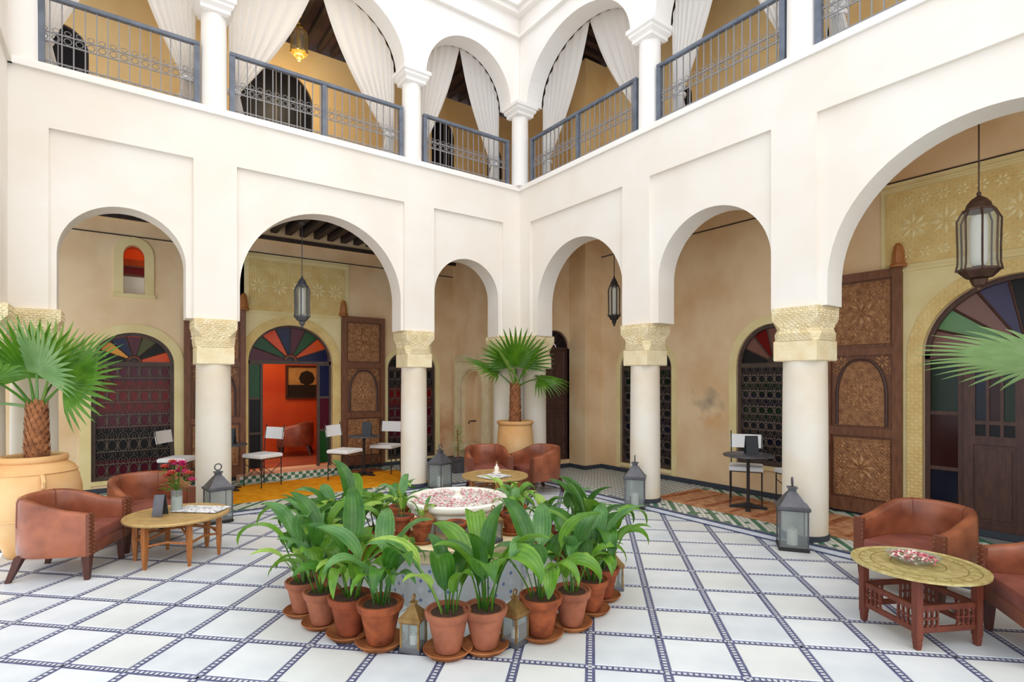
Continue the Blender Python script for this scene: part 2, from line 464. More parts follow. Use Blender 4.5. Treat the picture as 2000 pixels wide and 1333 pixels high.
# gallery floors: small zellige tiles laid on the diagonal
GZ = .028
fl = MB(); fl.box(-8.4, 0, 0, 2.3, -.1, GZ - .006); fl.box(0, 1.7, -9.6, 0, -.1, GZ - .006); fl.box(0, 1.72, 0, .16, -.1, GZ - .006)
fl = struct(fl.build('floor_gallery', ZBASE))
z = MB()
def ztile(c, a, la, lb, mi):
    z.mi = mi; b_ = Vector((-a.y, a.x)); v = [c + a * x * la + b_ * y * lb for x, y in ((-1, -1), (1, -1), (1, 1), (-1, 1))]
    z.add([(p.x, p.y, GZ) for p in v] + [(p.x, p.y, GZ - .006) for p in v], [(0, 1, 2, 3), (4, 5, 1, 0), (5, 6, 2, 1), (6, 7, 3, 2), (7, 4, 0, 3)])
D1 = Vector((math.cos(R(45)), math.sin(R(45))))
s_ = .052
for i in range(-190, 60):
    for j in range(-100, 190):
        c = D1 * i * s_ * 1.5 + Vector((-D1.y, D1.x)) * j * s_
        ina = -6.9 < c.x < -.03 and .03 < c.y < 2.27
        inb = .03 < c.x < 1.67 and -8.2 < c.y < .1
        if not (ina or inb): continue
        grey = inb and c.y > -2.6 or ina and c.x > -1.5
        k = (i + j) % 2
        if grey: ztile(c, D1, s_ * .70, s_ * .44, 2 if k else 1)
        else: ztile(c, D1, s_ * .70, s_ * .40, 0 if (j % 4 == 0 or (i % 5 == 0 and k)) else 1)
z.build('zellige_tiles', [ZG, ZW, ZGREY], fl); stuff(bpy.data.objects['zellige_tiles'])

# ================================================================== arcades
# (panel left, panel right, arch centre, half width, apex)
BA = [(-6.20, -4.876, -5.545, .595, 3.61), (-4.405, -2.146, -3.275, 1.09, 3.93), (-1.65, -.345, -1.02, .6, 3.62)]
BB = [(-2.349, -.287, -1.385, .945, 3.83), (-4.454, -2.82, -3.685, .75, 3.70), (-7.55, -4.92, -6.235, 1.235, 3.86)]
UPA = [(-6.38, -4.785, -5.58, .78, 7.2), (-4.497, -2.10, -3.30, 1.17, 7.33), (-1.80, -.15, -.975, .80, 7.20)]
UPB = [(-2.505, -.15, -1.33, 1.15, 7.28), (-4.559, -2.879, -3.72, .82, 7.2), (-7.6, -4.845, -6.22, 1.36, 7.4)]
UPS = [6.36, 6.36]
PIERA = [(-6.52, -6.20), (-4.876, -4.405), (-2.146, -1.65), (-.345, 0)]
PIERB = [(-.287, 0), (-2.82, -2.349), (-4.92, -4.454), (-8.02, -7.55)]
TH = .36; CAPZ = 2.4


def facade(name, T, bays, ups, piers, dz):
    m = MB(T)
    for p0, p1, uc, h, ap in bays:
        arch_bay(m, p0, p1, 4.32, .045, TH, uc, h, ap - h, h, CAPZ, 36)
    for a, b_ in piers: m.box(a, b_, 0, TH, CAPZ, 4.32)
    u0 = min(p[0] for p in piers); u1 = max(p[1] for p in piers)
    m.box(u0, u1, 0, TH, 4.32, 4.9)
    g = struct(m.build(name, PLASTER))
    m = MB(T)                                            # first floor: arches on slender columns, then the parapet
    ed = sorted([(p0, p1, uc, h, ap) for p0, p1, uc, h, ap in ups])
    prev = u0
    for k, (p0, p1, uc, h, ap) in enumerate(ed):
        nx = ed[k + 1][0] if k + 1 < len(ed) else u1
        a = prev if k == 0 else (ed[k - 1][1] + p0) / 2
        b_ = u1 if k == len(ed) - 1 else (p1 + nx) / 2
        arch_bay(m, a, b_, 7.5, 0.02, .34, uc, h, 6.36, ap - 6.36, 6.36, 32)
    m.box(u0, u1, .02, .34, 7.5, 8.6)
    m.build('upper_arcade', PLASTER_UP, g)
    m = MB(T @ Matrix.Translation((0, 0, dz))); m.box(u0, u1, -.035, .36, 4.9, 4.955); m.box(u0, u1, -.02, .36, 4.955, 4.985); m.build('string_course', PLASTER_UP, g)
    m = MB(T @ Matrix.Translation((0, 0, dz))); m.box(u0, u1, -.05, .03, 7.53, 7.58); m.box(u0, u1, -.09, .03, 7.9, 7.98); m.box(u0, u1, -.16, .03, 7.98, 8.08); m.build('cornice', PLASTER_UP, g)
    return g


facade('wall_left', TA, BA, UPA, PIERA, 0)
facade('wall_right', TB, BB, UPB, PIERB, .0015)
m = MB(); m.box(-.0, TH, -.0, TH, CAPZ, 4.9); m.box(.04, TH, .04, TH, 0, CAPZ); m.box(0, .34, 0, .34, 6.36, 8.6); struct(m.build('wall_corner', PLASTER))
m = MB(Matrix.Translation((0, 0, .003))); m.box(0, TH, 0, TH, 4.9, 4.985); m.box(0, .3, 0, .3, 7.53, 7.58); struct(m.build('trim_3', PLASTER_UP))
m = MB(); m.box(-6.88, -6.52, -5, 0, 3.7, 8.6); m.box(-6.88, -6.52, -.45, .36, CAPZ, 3.7); m.box(-6.52, -6.485, -5, 0, 4.9, 4.985); struct(m.build('wall_side', PLASTER))
m = MB(TB); m.box(-9.6, -8.02, 0, TH, 0, 8.6); struct(m.build('wall_end', PLASTER))

# back walls of the galleries
DA, DB = 2.3, 1.7
m = MB(TA)
m.box(-8.4, -6.2, DA, DA + .3, 0, 4.12)
W1 = (-5.41, .505, 1.90, .46, .2); DOA = (-3.18, .69, 1.965, .635, .13); W2 = (-.92, .51, 1.89, .36, .14); NI = (-5.41, .13, 3.50, .16, 2.94)
arch_bay(m, -6.2, -4.6, 2.7, DA, DA + .3, *W1); m.box(-6.2, -4.6, DA, DA + .3, 0, .2)
arch_bay(m, -6.2, -4.6, 4.12, DA, DA + .3, NI[0], NI[1], NI[2], NI[3], 2.94); m.box(-6.2, -4.6, DA, DA + .3, 2.7, 2.94)
arch_bay(m, -4.6, -1.8, 4.12, DA, DA + .3, *DOA); m.box(-4.6, -1.8, DA, DA + .3, 0, .13)
arch_bay(m, -1.8, 0, 4.12, DA, DA + .3, *W2); m.box(-1.8, 0, DA, DA + .3, 0, .14)
struct(m.build('wall_back_left', BEIGE))
m = MB(TB)
V1 = (-3.545, .53, 1.87, .57, .46); V2 = (-1.31, .555, 1.86, .42, .19); DOB = (-6.13, .845, 1.935, .80, .02)
arch_bay(m, -2.4, -.28, 4.3, DB, DB + .3, *V2); m.box(-2.4, -.28, DB, DB + .3, 0, .19)
arch_bay(m, -4.9, -2.4, 4.3, DB, DB + .3, *V1); m.box(-4.9, -2.4, DB, DB + .3, 0, .46)
arch_bay(m, -8.2, -4.9, 4.3, DB, DB + .3, *DOB); m.box(-8.2, -4.9, DB, DB + .3, 0, .02)
m.box(-9.6, -8.2, DB, DB + .3, 0, 4.3)
struct(m.build('wall_back_right', BEIGE))
# the closed corner between the two galleries
m = MB(TB); arch_bay(m, .3, 2.6, 4.3, 0, .2, 1.45, .36, 1.5, .34, .35); m.box(.3, 2.6, 0, .2, 0, .35); m.box(.3, 2.6, .2, .35, 0, 4.3); struct(m.build('wall_gallery_end', BEIGE))
m = MB(); DK = (.95, .33, 2.25, .33, .17)
m.T = TA; arch_bay(m, .3, 1.28, 4.3, .15, .4, *DK); m.T = Matrix(); m.box(.3, 1.28, .15, .4, 0, .17); m.box(1.28, 1.5, -.28, .4, 0, 4.3); m.box(1.5, 2.0, -.28, .3, 0, 4.3)
struct(m.build('wall_gallery_corner', BEIGE))

# ceilings with joists
c = MB(); c.box(-8.4, .2, .1, 2.6, 4.3, 4.66); c = struct(c.build('ceiling', BEAM))
m = MB(); m.box(-8.4, 0, 2.2, 2.3, 4.02, 4.3); m.build('wall_plate', BEIGE, c)
m = MB(); m.box(-8.4, 0, 2.17, 2.22, 4.0, 4.06); m.build('edge_board', BEAM, c)
k = -6.6
while k < -.1:
    m = MB(); m.box(k, k + .10, .36, 2.2, 4.12, 4.3); m.build('joist', BEAM, c); k += .235
c2 = MB(); c2.box(.1, 2.0, -9.6, .4, 4.3, 4.66); struct(c2.build('ceiling_right', BEIGE))
# upper floor gallery: slab, ochre back wall, wooden ceiling
m = MB(); m.box(-8.4, 2.0, .3, 2.6, 4.66, 4.93); m.box(.3, 2.0, -9.6, .3, 4.66, 4.93); struct(m.build('floor_upper', BEIGE))
m = MB(TA)
UD1 = (-6.28, .34, 6.3, .34, 4.97); UD2 = (-3.42, .6, 6.45, .55, 4.97); UW1 = (-.225, .265, 6.65, .3, 5.45); UW2 = (1.05, .2, 6.4, .42, 5.5)
arch_bay(m, -8.4, -5, 7.45, DA, DA + .3, *UD1); m.box(-8.4, -5, DA, DA + .3, 4.66, 4.97)
arch_bay(m, -5, -1.6, 7.45, DA, DA + .3, *UD2); m.box(-5, -1.6, DA, DA + .3, 4.66, 4.97)
arch_bay(m, -1.6, .5, 7.45, DA, DA + .3, *UW1); m.box(-1.6, .5, DA, DA + .3, 4.66, 5.45)
arch_bay(m, .5, 2.0, 7.45, DA, DA + .3, *UW2); m.box(.5, 2.0, DA, DA + .3, 4.66, 5.5)
struct(m.build('wall_upper_left', OCHRE))
m = MB(TB); UV1 = (-2.08, .17, 6.15, .2, 5.4); UV2 = (-4.36, .13, 6.0, .2, 5.2)
arch_bay(m, -3, 2.3, 7.45, DB, DB + .3, *UV1); m.box(-3, 2.3, DB, DB + .3, 4.66, 5.4)
arch_bay(m, -9.6, -3, 7.45, DB, DB + .3, *UV2); m.box(-9.6, -3, DB, DB + .3, 4.66, 5.2)
m.box(-.38, 0, DB - .5, DB, 4.66, 7.45)
struct(m.build('wall_upper_right', OCHRE))
c = MB(); c.box(-8.4, 2.0, .3, 2.6, 7.56, 7.75); c.box(.3, 2.0, -9.6, .3, 7.56, 7.75); c = struct(c.build('ceiling_upper', BEAMUP))
k = -6.6
while k < 1.6:
    m = MB(); m.box(k, k + .07, .34, 2.3, 7.46, 7.56); m.build('joist', BEAM, c); k += .24
k = -8.2
while k < .2:
    m = MB(); m.box(.34, 1.7, k, k + .07, 7.46, 7.56); m.build('joist', BEAM, c); k += .24

# carved yellow stucco over the two big doorways, painted bands round the windows
m = MB(TA); arch_bay(m, -3.93, -2.19, 3.77, DA - .02, DA + .01, DOA[0], DOA[1] + .14, DOA[2], DOA[3] + .14, .14); o = struct(m.build('trim_4', YELLOW))
m = MB(TA); m.box(-3.86, -2.27, DA - .034, DA - .02, 2.82, 3.66); m.build('carved_field', STUCCO, o)
m = MB(TB); arch_bay(m, -8.0, -4.874, 3.94, DB - .02, DB + .01, DOB[0], DOB[1] + .14, DOB[2], DOB[3] + .14, .02); o2 = struct(m.build('trim_5', YELLOW))
m = MB(TB); m.box(-8.0, -4.93, DB - .036, DB - .02, 2.98, 3.82); m.build('carved_field', STUCCO, o2)


def star(mb, u, z_, r, d, n=8, h=.012, w=None):
    for k in range(n):
        a = 2 * math.pi * k / n; t = math.pi / n
        p = lambda rr, aa: (u + rr * math.cos(aa), d, z_ + rr * math.sin(aa))
        q = lambda rr, aa: (u + rr * math.cos(aa), d - h, z_ + rr * math.sin(aa))
        mb.add([p(r * .18, a), p(r * .6, a + t * .75), p(r, a), p(r * .6, a - t * .75), q(r * .55, a)], [(0, 1, 4), (1, 2, 4), (2, 3, 4), (3, 0, 4)])


m = MB(TA)
for k in range(5): star(m, -3.86 + .16 + .318 * k, 3.24, .15, DA - .034, 8)
for k in range(6): star(m, -3.86 + .08 + .29 * k, 3.5, .07, DA - .034, 6); star(m, -3.86 + .08 + .29 * k, 2.97, .07, DA - .034, 6)
m.box(-3.93, -2.19, DA - .035, DA - .02, 3.70, 3.725); m.box(-3.93, -2.19, DA - .035, DA - .02, 2.76, 2.78); stuff(m.build('carved_stars', YELLOW, o))
m = MB(TB)
for k in range(10): star(m, -7.9 + .3 * k, 3.4, .15, DB - .036, 8)
for k in range(18): star(m, -7.95 + .165 * k, 3.7, .07, DB - .036, 6); star(m, -7.95 + .165 * k, 3.1, .07, DB - .036, 6)
m.box(-8.0, -4.874, DB - .04, DB - .02, 3.86, 3.88); m.box(-8, -4.874, DB - .04, DB - .02, 2.9, 2.925); stuff(m.build('carved_stars', YELLOW, o2))
m = MB(TA); m.box(-8.4, 0, DA - .012, DA, 3.775, 3.79); m.T = TB; m.box(-9.6, 0, DB - .012, DB, 3.945, 3.96); struct(m.build('trim_6', BEAM))
t = sroot('trim_7')
for T, D, (uc, h, zs, ri, zb), wd in ((TA, DA, W1, .13), (TA, DA, W2, .1), (TB, DB, V1, .12), (TB, DB, V2, .1)):
    m = MB(T); arch_ring(m, uc, h, zs, ri, zb - .13, wd, D - .012, D + .01, 24); m.build('window_band', YELLOW, t)
    m = MB(T); m.box(uc - h - .02, uc + h + .02, D - .018, D + .02, zb - .06, zb); m.build('sill', YELLOW, t)
for T, D, (uc, h, zs, ri, zb) in ((TA, DA - .02, DOA), (TB, DB - .02, DOB)):
    m = MB(T); arch_ring(m, uc, h, zs, ri, zb, .14, D - .02, D + .03, 28); m.build('door_band', STUCCO, t)
# baseboards
b = MB(TA); b.box(-8.4, 0, DA - .02, DA, GZ, GZ + .07); b.build('baseboard_left', BASEB)
b = MB(TB); b.box(-8.2, -.28, DB - .02, DB, GZ, GZ + .07); b.T = Matrix(); b.box(.35, 1.28, .13, .15, GZ, GZ + .07); b.box(1.26, 1.28, -.28, .13, GZ, GZ + .07); b.box(1.26, 1.7, -.3, -.28, GZ, GZ + .07); b.build('baseboard_right', BASEB)
for n_ in ('baseboard_left', 'baseboard_right'): struct(bpy.data.objects[n_])

# rooms behind the openings
m = MB(); x0, x1, y0, y1 = -8.0, -.4, 2.6, 4.75
m.box(x0, x1, y1, y1 + .1, 0, 3.4); m.box(x0 - .1, x0, y0, y1, 0, 3.4); m.box(x1, x1 + .1, y0, y1, 0, 3.4); m.box(x0, x1, y0, y1, 3.4, 3.5); struct(m.build('wall_salon', ORANGE))
m = MB(); m.box(x0, x1, y0, y1, 0, .13); struct(m.build('floor_salon', mat('salon_floor', (176, 104, 74), .5, (150, 84, 60), 3)))
lamp('salon_fill', (-4.0, 3.4, 2.9), 46, .2, (1, .84, .62)); lamp('salon_fill', (-5.9, 3.6, 3.0), 16, .2, (1, .84, .62))  # fill lights added to brighten the orange room, no fixture modelled
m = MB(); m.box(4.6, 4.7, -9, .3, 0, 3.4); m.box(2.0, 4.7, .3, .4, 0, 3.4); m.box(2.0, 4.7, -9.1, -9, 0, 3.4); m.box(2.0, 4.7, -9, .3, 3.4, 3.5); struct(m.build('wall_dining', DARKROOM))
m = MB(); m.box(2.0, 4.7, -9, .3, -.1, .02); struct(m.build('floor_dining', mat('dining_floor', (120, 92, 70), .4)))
lamp('dining_fill', (3.4, -6, 2.9), 12)  # dim warm fill added inside the dark room, not a real fitting
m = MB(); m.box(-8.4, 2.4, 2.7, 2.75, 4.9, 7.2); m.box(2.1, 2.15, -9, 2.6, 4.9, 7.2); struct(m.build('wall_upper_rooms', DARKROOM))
# threshold step of the left doorway
st = MB(); st.box(-4.05, -2.3, 1.98, DA, GZ - .01, .13); st = struct(st.build('trim_8', mat('step_top', (222, 176, 146), .6, (206, 156, 126), 5)))
m = MB()
for i in range(29):
    for j in range(2):
        a = -4.05 + i * .06 + .003; m.mi = (i + j) % 2; m.box(a, a + .054, 1.972, 1.98, GZ + .002 + j * .05, GZ + .047 + j * .05)
stuff(m.build('step_tiles', [ZG, ZW], st))

# ================================================================== stone columns
def column(x, y, label, r=.2, hw=.235, sx=1):
    t = thing('stone_column', label, 'column', (x, y, GZ))
    m = MB(); g = GZ
    m.lathe([(r + .012, 0), (r + .012, .05), (r, .055)], 32); m.build('base_ring', BASEB, t)
    m = MB(); m.lathe([(r, .05), (r * 1.0, .6), (r * .985, 1.3), (r * .96, 1.86 - g)], 36); m.build('shaft', SHAFT, t, 40)
    m = MB(); n = r * .96 + .012; q = lambda s, z_: [(-s, -s, z_), (s, -s, z_), (s, s, z_), (-s, s, z_)]
    m.loft([q(n - .008, 1.85 - g), q(n, 1.86 - g), q(n, 2.05 - g), q(n - .006, 2.06 - g)]); m.build('neck_block', STONE2, t)
    m = MB(); rings = []
    for z_, s, cc in ((2.06, n + .005, .05), (2.10, n + .012, .06), (2.13, n + .018, .075), (2.18, hw - .018, .07), (2.24, hw - .008, .035), (2.28, hw - .003, .004), (2.395, hw, .003), (2.40, hw - .003, .003)):
        rings.append([(-s + cc, -s, z_ - g), (s - cc, -s, z_ - g), (s, -s + cc, z_ - g), (s, s - cc, z_ - g), (s - cc, s, z_ - g), (-s + cc, s, z_ - g), (-s, s - cc, z_ - g), (-s, -s + cc, z_ - g)])
    m.loft(rings); cap = m.build('capital', STONE, t)
    # carved leaves on the four faces of the capital
    m = MB()
    for k in range(4):
        m.T = Matrix.Rotation(math.pi / 2 * k, 4, 'Z')
        for i in range(-2, 3):
            star(m, i * .085, 2.33 - g, .045, -hw, 6, .012)
        for i in range(-1, 2): star(m, i * .11, 2.2 - g, .055, -hw + .014, 5, .014)
    stuff(m.build('carved_leaves', STONE2, cap))
    return t


column(-4.64, .19, 'tall white column between the low leather armchairs and the saffron carpet')
column(-1.90, .19, 'white column at the far end of the saffron carpet')
column(-.19, .19, 'white corner column just left of the small palm', .19)
column(.19, -.19, 'white corner column just right of the small palm, beside dark door', .19)
column(.18, -2.60, 'white column beside a standing lantern, in front of a narrow grilled window')
column(.18, -4.72, 'thick white column nearest the carved open door and white bistro chair', .215)
column(.18, -7.785, 'white column at the outer end of the widest arch', .21)
column(-6.33, .19, 'white column behind the large palm in its big jar')
column(-6.70, -.19, 'white column at the side wall, behind the large palm', .19)


def upper_column(x, y, label):
    t = thing('balcony_column', label, 'column', (x, y, 4.985))
    m = MB(); m.lathe([(.15, 0), (.147, .6), (.14, 1.2)], 28); m.build('shaft', PLASTER_UP, t, 40)
    m = MB(); q = lambda s, z_: [(-s, -s, z_), (s, -s, z_), (s, s, z_), (-s, s, z_)]
    m.loft([q(.13, 1.18), q(.165, 1.2), q(.165, 1.24), q(.20, 1.28), q(.20, 1.31), q(.225, 1.33), q(.225, 1.38)]); m.build('capital', PLASTER_UP, t)


upper_column(-4.64, .17, 'slender white balcony column above the saffron carpet')
upper_column(-1.95, .17, 'slender white balcony column between the two curtained left arches')
upper_column(.03, .03, 'slender white balcony column standing in the inner corner')
upper_column(.17, -2.69, 'slender white balcony column left of the longest visible right railing')
upper_column(.17, -4.70, 'slender white balcony column at upper right, left of cropped railing')
upper_column(-6.42, .17, 'slender white balcony column at the upper left edge')
# ================================================================== windows and doors
def disc_ring(mb, u, z_, ru, rz_, d, t=.006, n=12):
    mb.tube([(u + ru * math.cos(2 * math.pi * k / n), d, z_ + rz_ * math.sin(2 * math.pi * k / n)) for k in range(n)], t, 4, closed=True)


def fan(parent, T, D, uc, h, zs, ri, cols, hub=.1, fm=FRAME, fw=.035, bar=.012):
    n = len(cols); h -= fw; ri -= fw
    for k in range(n):
        a0 = math.pi - math.pi * k / n; a1 = math.pi - math.pi * (k + 1) / n
        m = MB(T); pts = [(uc + hub * math.cos(a1), zs + hub * math.sin(a1)), (uc + hub * math.cos(a0), zs + hub * math.sin(a0))]
        pts += [(uc + h * math.cos(a0 + (a1 - a0) * j / 4), zs + ri * math.sin(a0 + (a1 - a0) * j / 4)) for j in range(5)]
        m.hexa([(u, D + .006, z_) for u, z_ in pts], [(u, D + .012, z_) for u, z_ in pts]); m.build('pane', GC[cols[k]], parent)
    for k in range(1, n):
        a = math.pi - math.pi * k / n
        m = MB(T); m.tube([(uc + hub * .9 * math.cos(a), D, zs + hub * .9 * math.sin(a)), (uc + h * math.cos(a), D, zs + ri * math.sin(a))], [bar * .8, bar], 4); m.build('fan_bar', fm, parent)
    m = MB(T); m.tube([(uc + hub * math.cos(math.pi * k / 12), D, zs + hub * math.sin(math.pi * k / 12)) for k in range(13)], bar * .9, 4)
    m.hexa([(uc + hub * .85 * math.cos(math.pi * k / 10), D + .008, zs + hub * .85 * math.sin(math.pi * k / 10)) for k in range(11)], [(uc + hub * .85 * math.cos(math.pi * k / 10), D + .014, zs + hub * .85 * math.sin(math.pi * k / 10)) for k in range(11)])
    m.tube([(uc + hub * .5 * math.cos(math.pi * k / 8), D, zs + hub * .5 * math.sin(math.pi * k / 8)) for k in range(9)], bar * .6, 4); m.build('fan_hub', fm, parent)


def window(name, T, D, W, cols, ncol, nrow, rows, fw=.05):
    uc, h, zs, ri, zb = W
    w_ = sroot(name); D2 = D + .06
    m = MB(T); arch_ring(m, uc, h - fw, zs, ri - fw, zb + fw, fw, D2 - .03, D2 + .03, 24); m.box(uc - h, uc + h, D2 - .03, D2 + .03, zb, zb + fw); m.build('frame', FRAME, w_)
    m = MB(T); m.box(uc - h + fw, uc + h - fw, D2 - .025, D2 + .02, zs - .03, zs + .03); m.build('transom', FRAME, w_)
    fan(w_, T, D2, uc, h - fw + .03, zs + .03, ri - fw, cols, .09)
    z0, z1 = zb + fw, zs - .03; u0, u1 = uc - h + fw, uc + h - fw; dz = (z1 - z0) / nrow; du = (u1 - u0) / ncol
    for k in range(nrow + 1):
        m = MB(T); m.box(u0, u1, D2 - .006, D2 + .006, z0 + k * dz - .006, z0 + k * dz + .006); m.build('grille_bar', GRILLE, w_)
    for k in range(len(rows)):
        m = MB(T); a = z0 + (z1 - z0) * k / len(rows); m.box(u0, u1, D2 + .014, D2 + .019, a, a + (z1 - z0) / len(rows)); m.build('pane', GC[rows[k]], w_)
    m = MB(T)
    for r in range(nrow):
        zc = z0 + (r + .5) * dz
        for c in range(ncol):
            u = u0 + (c + .5) * du
            if r % 2 == 0:
                disc_ring(m, u, zc, du * .43, dz * .46, D2 - .002, .0065, 10)
                m.box(u + du * .5 - .005, u + du * .5 + .005, D2 - .004, D2 + .004, zc - dz / 2, zc + dz / 2)
            else:
                for sg in (-1, 1):
                    m.tube([(u + sg * du * .45, D2, zc - dz * .5), (u + sg * du * .38, D2, zc - dz * .1), (u + sg * du * .06, D2, zc + dz * .1), (u + sg * du * .05, D2, zc + dz * .36), (u + sg * du * .3, D2, zc + dz * .4), (u + sg * du * .3, D2, zc + dz * .18)], .0055, 4)
                disc_ring(m, u, zc - dz * .28, du * .16, dz * .16, D2, .005, 8)
    stuff(m.build('grille_scrolls', GRILLE, w_))
    return w_


window('window_1', TA, DA, W1, ['dark', 'yellow', 'navy', 'maroon', 'olive', 'dark', 'orange'], 7, 9, ['maroon', 'dark', 'dark', 'maroon', 'red', 'red', 'maroon'])
window('window_2', TA, DA, W2, ['dark', 'navy', 'dark', 'maroon', 'dark'], 7, 9, ['dark', 'maroon', 'maroon', 'red', 'dark'], .04)
window('window_3', TB, DB, V1, ['dark', 'dark', 'dark', 'rose', 'red', 'rose', 'dark'], 8, 12, ['dark', 'dnavy', 'dark', 'dgreen', 'dnavy', 'dgreen', 'dark'])
window('window_4', TB, DB, V2, ['dark', 'dark', 'navy', 'dark', 'dark'], 6, 12, ['dark', 'dark', 'dnavy', 'dark', 'dark', 'dgreen'])
# small arched niche window with tinted glass above the first grilled window
w_ = sroot('window_5'); uc, h, zs, ri, zb = NI
m = MB(TA); arch_ring(m, uc, h, zs, ri, zb - .02, .115, DA - .02, DA + .01, 16); m.box(uc - h - .13, uc + h + .13, DA - .03, DA + .01, zb - .06, zb - .01); m.build('surround', YELLOW, w_)
A_ = arc(uc, h, zs, ri, 10)
for zz, zt, c in ((zb, zb + .28, 'violet'), (zb + .28, zb + .42, 'orange')):
    m = MB(TA); m.box(uc - h, uc + h, DA + .15, DA + .156, zz, zt); m.build('pane', FROST if c == 'violet' else GC['red'], w_)
m = MB(TA); p = [(uc - h, zb + .42), (uc + h, zb + .42)] + A_[::-1]; m.hexa([(u, DA + .15, z_) for u, z_ in p], [(u, DA + .156, z_) for u, z_ in p]); m.build('pane', GC['orange'], w_)
m = MB(TA); m.box(uc - h, uc + h, DA + .135, DA + .15, zb + .27, zb + .295); m.box(uc - h, uc + h, DA + .135, DA + .15, zb + .41, zb + .43); m.build('glazing_bar', WOOD, w_)

# left doorway: fanlight, side lights
d = sroot('door_1'); uc, h, zs, ri, zb = DOA; D = DA + .08
m = MB(TA); arch_ring(m, uc, h - .035, zs, ri - .035, zb, .035, D - .03, D + .03, 28); m.build('frame', FRAME, d)
m = MB(TA); m.box(uc - h, uc + h, D - .03, D + .03, zs - .03, zs + .025); m.build('transom', FRAME, d)
fan(d, TA, D, uc, h - .01, zs + .025, ri - .02, ['maroon', 'green', 'orange', 'navy', 'maroon', 'green', 'orange', 'navy'], .11)
for sg, cols in ((-1, ['dark', 'dark', 'green']), (1, ['green', 'maroon', 'navy'])):
    ui = uc + sg * (h - .2); uo = uc + sg * (h - .03)
    m = MB(TA); m.box(min(ui, ui - sg * .04), max(ui, ui - sg * .04), D - .03, D + .03, zb, zs - .03); m.build('post', FRAME, d)
    for k, c in enumerate(cols):
        a = zb + .05 + k * (zs - zb - .08) / 3; b_ = zb + .05 + (k + 1) * (zs - zb - .08) / 3
        m = MB(TA); m.box(min(ui, uo), max(ui, uo), D - .004, D + .004, a, b_); m.build('pane', GC[c], d)
        m = MB(TA); m.box(min(ui, uo), max(ui, uo), D - .02, D + .02, b_ - .02, b_ + .02); m.build('rail', FRAME, d)
# right doorway: fanlight, side lights, one closed leaf with small panes
d = sroot('door_2'); uc, h, zs, ri, zb = DOB; D = DB + .08
m = MB(TB); arch_ring(m, uc, h - .05, zs, ri - .05, zb, .05, D - .03, D + .03, 30); m.build('frame', WOODD, d)
m = MB(TB); m.box(uc - h, uc + h, D - .03, D + .03, zs - .04, zs + .03); m.build('transom', WOODD, d)
fan(d, TB, D, uc, h - .02, zs + .03, ri - .03, ['dark', 'rose', 'dark', 'maroon', 'dark', 'violet', 'rose', 'sage', 'rose'], .16, WOODD, .035, .014)
for sg, cols in ((-1, ['dark', 'dark', 'dark']), (1, ['dnavy', 'dred', 'dgreen'])):
    ui = uc + sg * (h - .30); uo = uc + sg * (h - .05)
    m = MB(TB); m.box(min(ui, ui - sg * .05), max(ui, ui - sg * .05), D - .03, D + .03, zb, zs - .04); m.build('post', WOODD, d)
    for k, c in enumerate(cols):
        a = zb + .05 + k * (zs - zb - .08) / 3; b_ = zb + .05 + (k + 1) * (zs - zb - .08) / 3
        m = MB(TB); m.box(min(ui, uo), max(ui, uo), D - .004, D + .004, a, b_); m.build('pane', GC[c], d)
        m = MB(TB); m.box(min(ui, uo), max(ui, uo), D - .02, D + .02, b_ - .02, b_ + .02); m.build('rail', WOODD, d)
ul, ur = uc - .02, uc + h - .36; D -= .05
lf = MB(TB)
for a, b_ in ((ul, ul + .08), (ur - .08, ur)): lf.box(a, b_, D - .02, D + .02, zb, zs - .05)
for a, b_ in ((zb, zb + .14), (.98, 1.07), (1.19, 1.23), (zs - .14, zs - .05)): lf.box(ul + .08, ur - .08, D - .02, D + .02, a, b_)
lf = lf.build('leaf_frame', WOODD, d)
m = MB(TB); m.box(ul + .08, ur - .08, D - .004, D + .01, zb + .14, .98); m.build('panel', WOODD, lf)
m = MB(TB); m.box(ul + .12, ur - .12, D - .014, D, zb + .19, .93); m.build('raised_panel', WOODD, lf)
du = (ur - ul - .16) / 3
for k, c in enumerate(('dgreen', 'dred', 'dnavy')):
    a = ul + .08 + k * du
    m = MB(TB); m.box(a + .012, a + du - .012, D - .003, D + .003, 1.23, zs - .14); m.build('pane', GC[c], lf)
    m = MB(TB); m.box(a + .012, a + du - .012, D - .003, D + .003, 1.07, 1.19); m.build('pane', GC['dark'], lf)
for k in (0, 1, 2, 3):
    a = ul + .08 + k * du; m = MB(TB); m.box(a - .014, a + .014, D - .018, D + .018, 1.07, zs - .14); m.build('mullion', WOODD, lf)
# dark corner door
d = sroot('door_3'); uc, h, zs, ri, zb = DK; D = .22
m = MB(TA); arch_ring(m, uc, h - .03, zs, ri - .03, zb, .03, D - .02, D + .03, 20); m.build('frame', WOODD, d)
m = MB(TA); m.box(uc - h, uc + h, D - .02, D + .03, zs - .02, zs + .02); m.build('transom', WOODD, d)
fan(d, TA, D, uc, h, zs + .02, ri - .02, ['dark'] * 5, .07, WOODD, .03, .008)
m = MB(TA); m.box(uc - h + .03, uc + h - .03, D, D + .03, zb, zs - .02); lf = m.build('leaf', WOODD, d)
for a, b_ in ((.24, .5), (.58, .98), (1.04, 1.14), (1.2, 1.3), (1.36, 1.46), (1.54, 2.2)):
    for s0, s1 in ((-.27, -.02), (.02, .27)):
        m = MB(TA); m.loft([[(uc + s0 + e, D - .0 - y, a + e), (uc + s1 - e, D - y, a + e), (uc + s1 - e, D - y, b_ - e), (uc + s0 + e, D - y, b_ - e)] for e, y in ((0, 0), (.008, .014), (.03, .014), (.04, .006))]); m.build('panel', WOODD, lf)


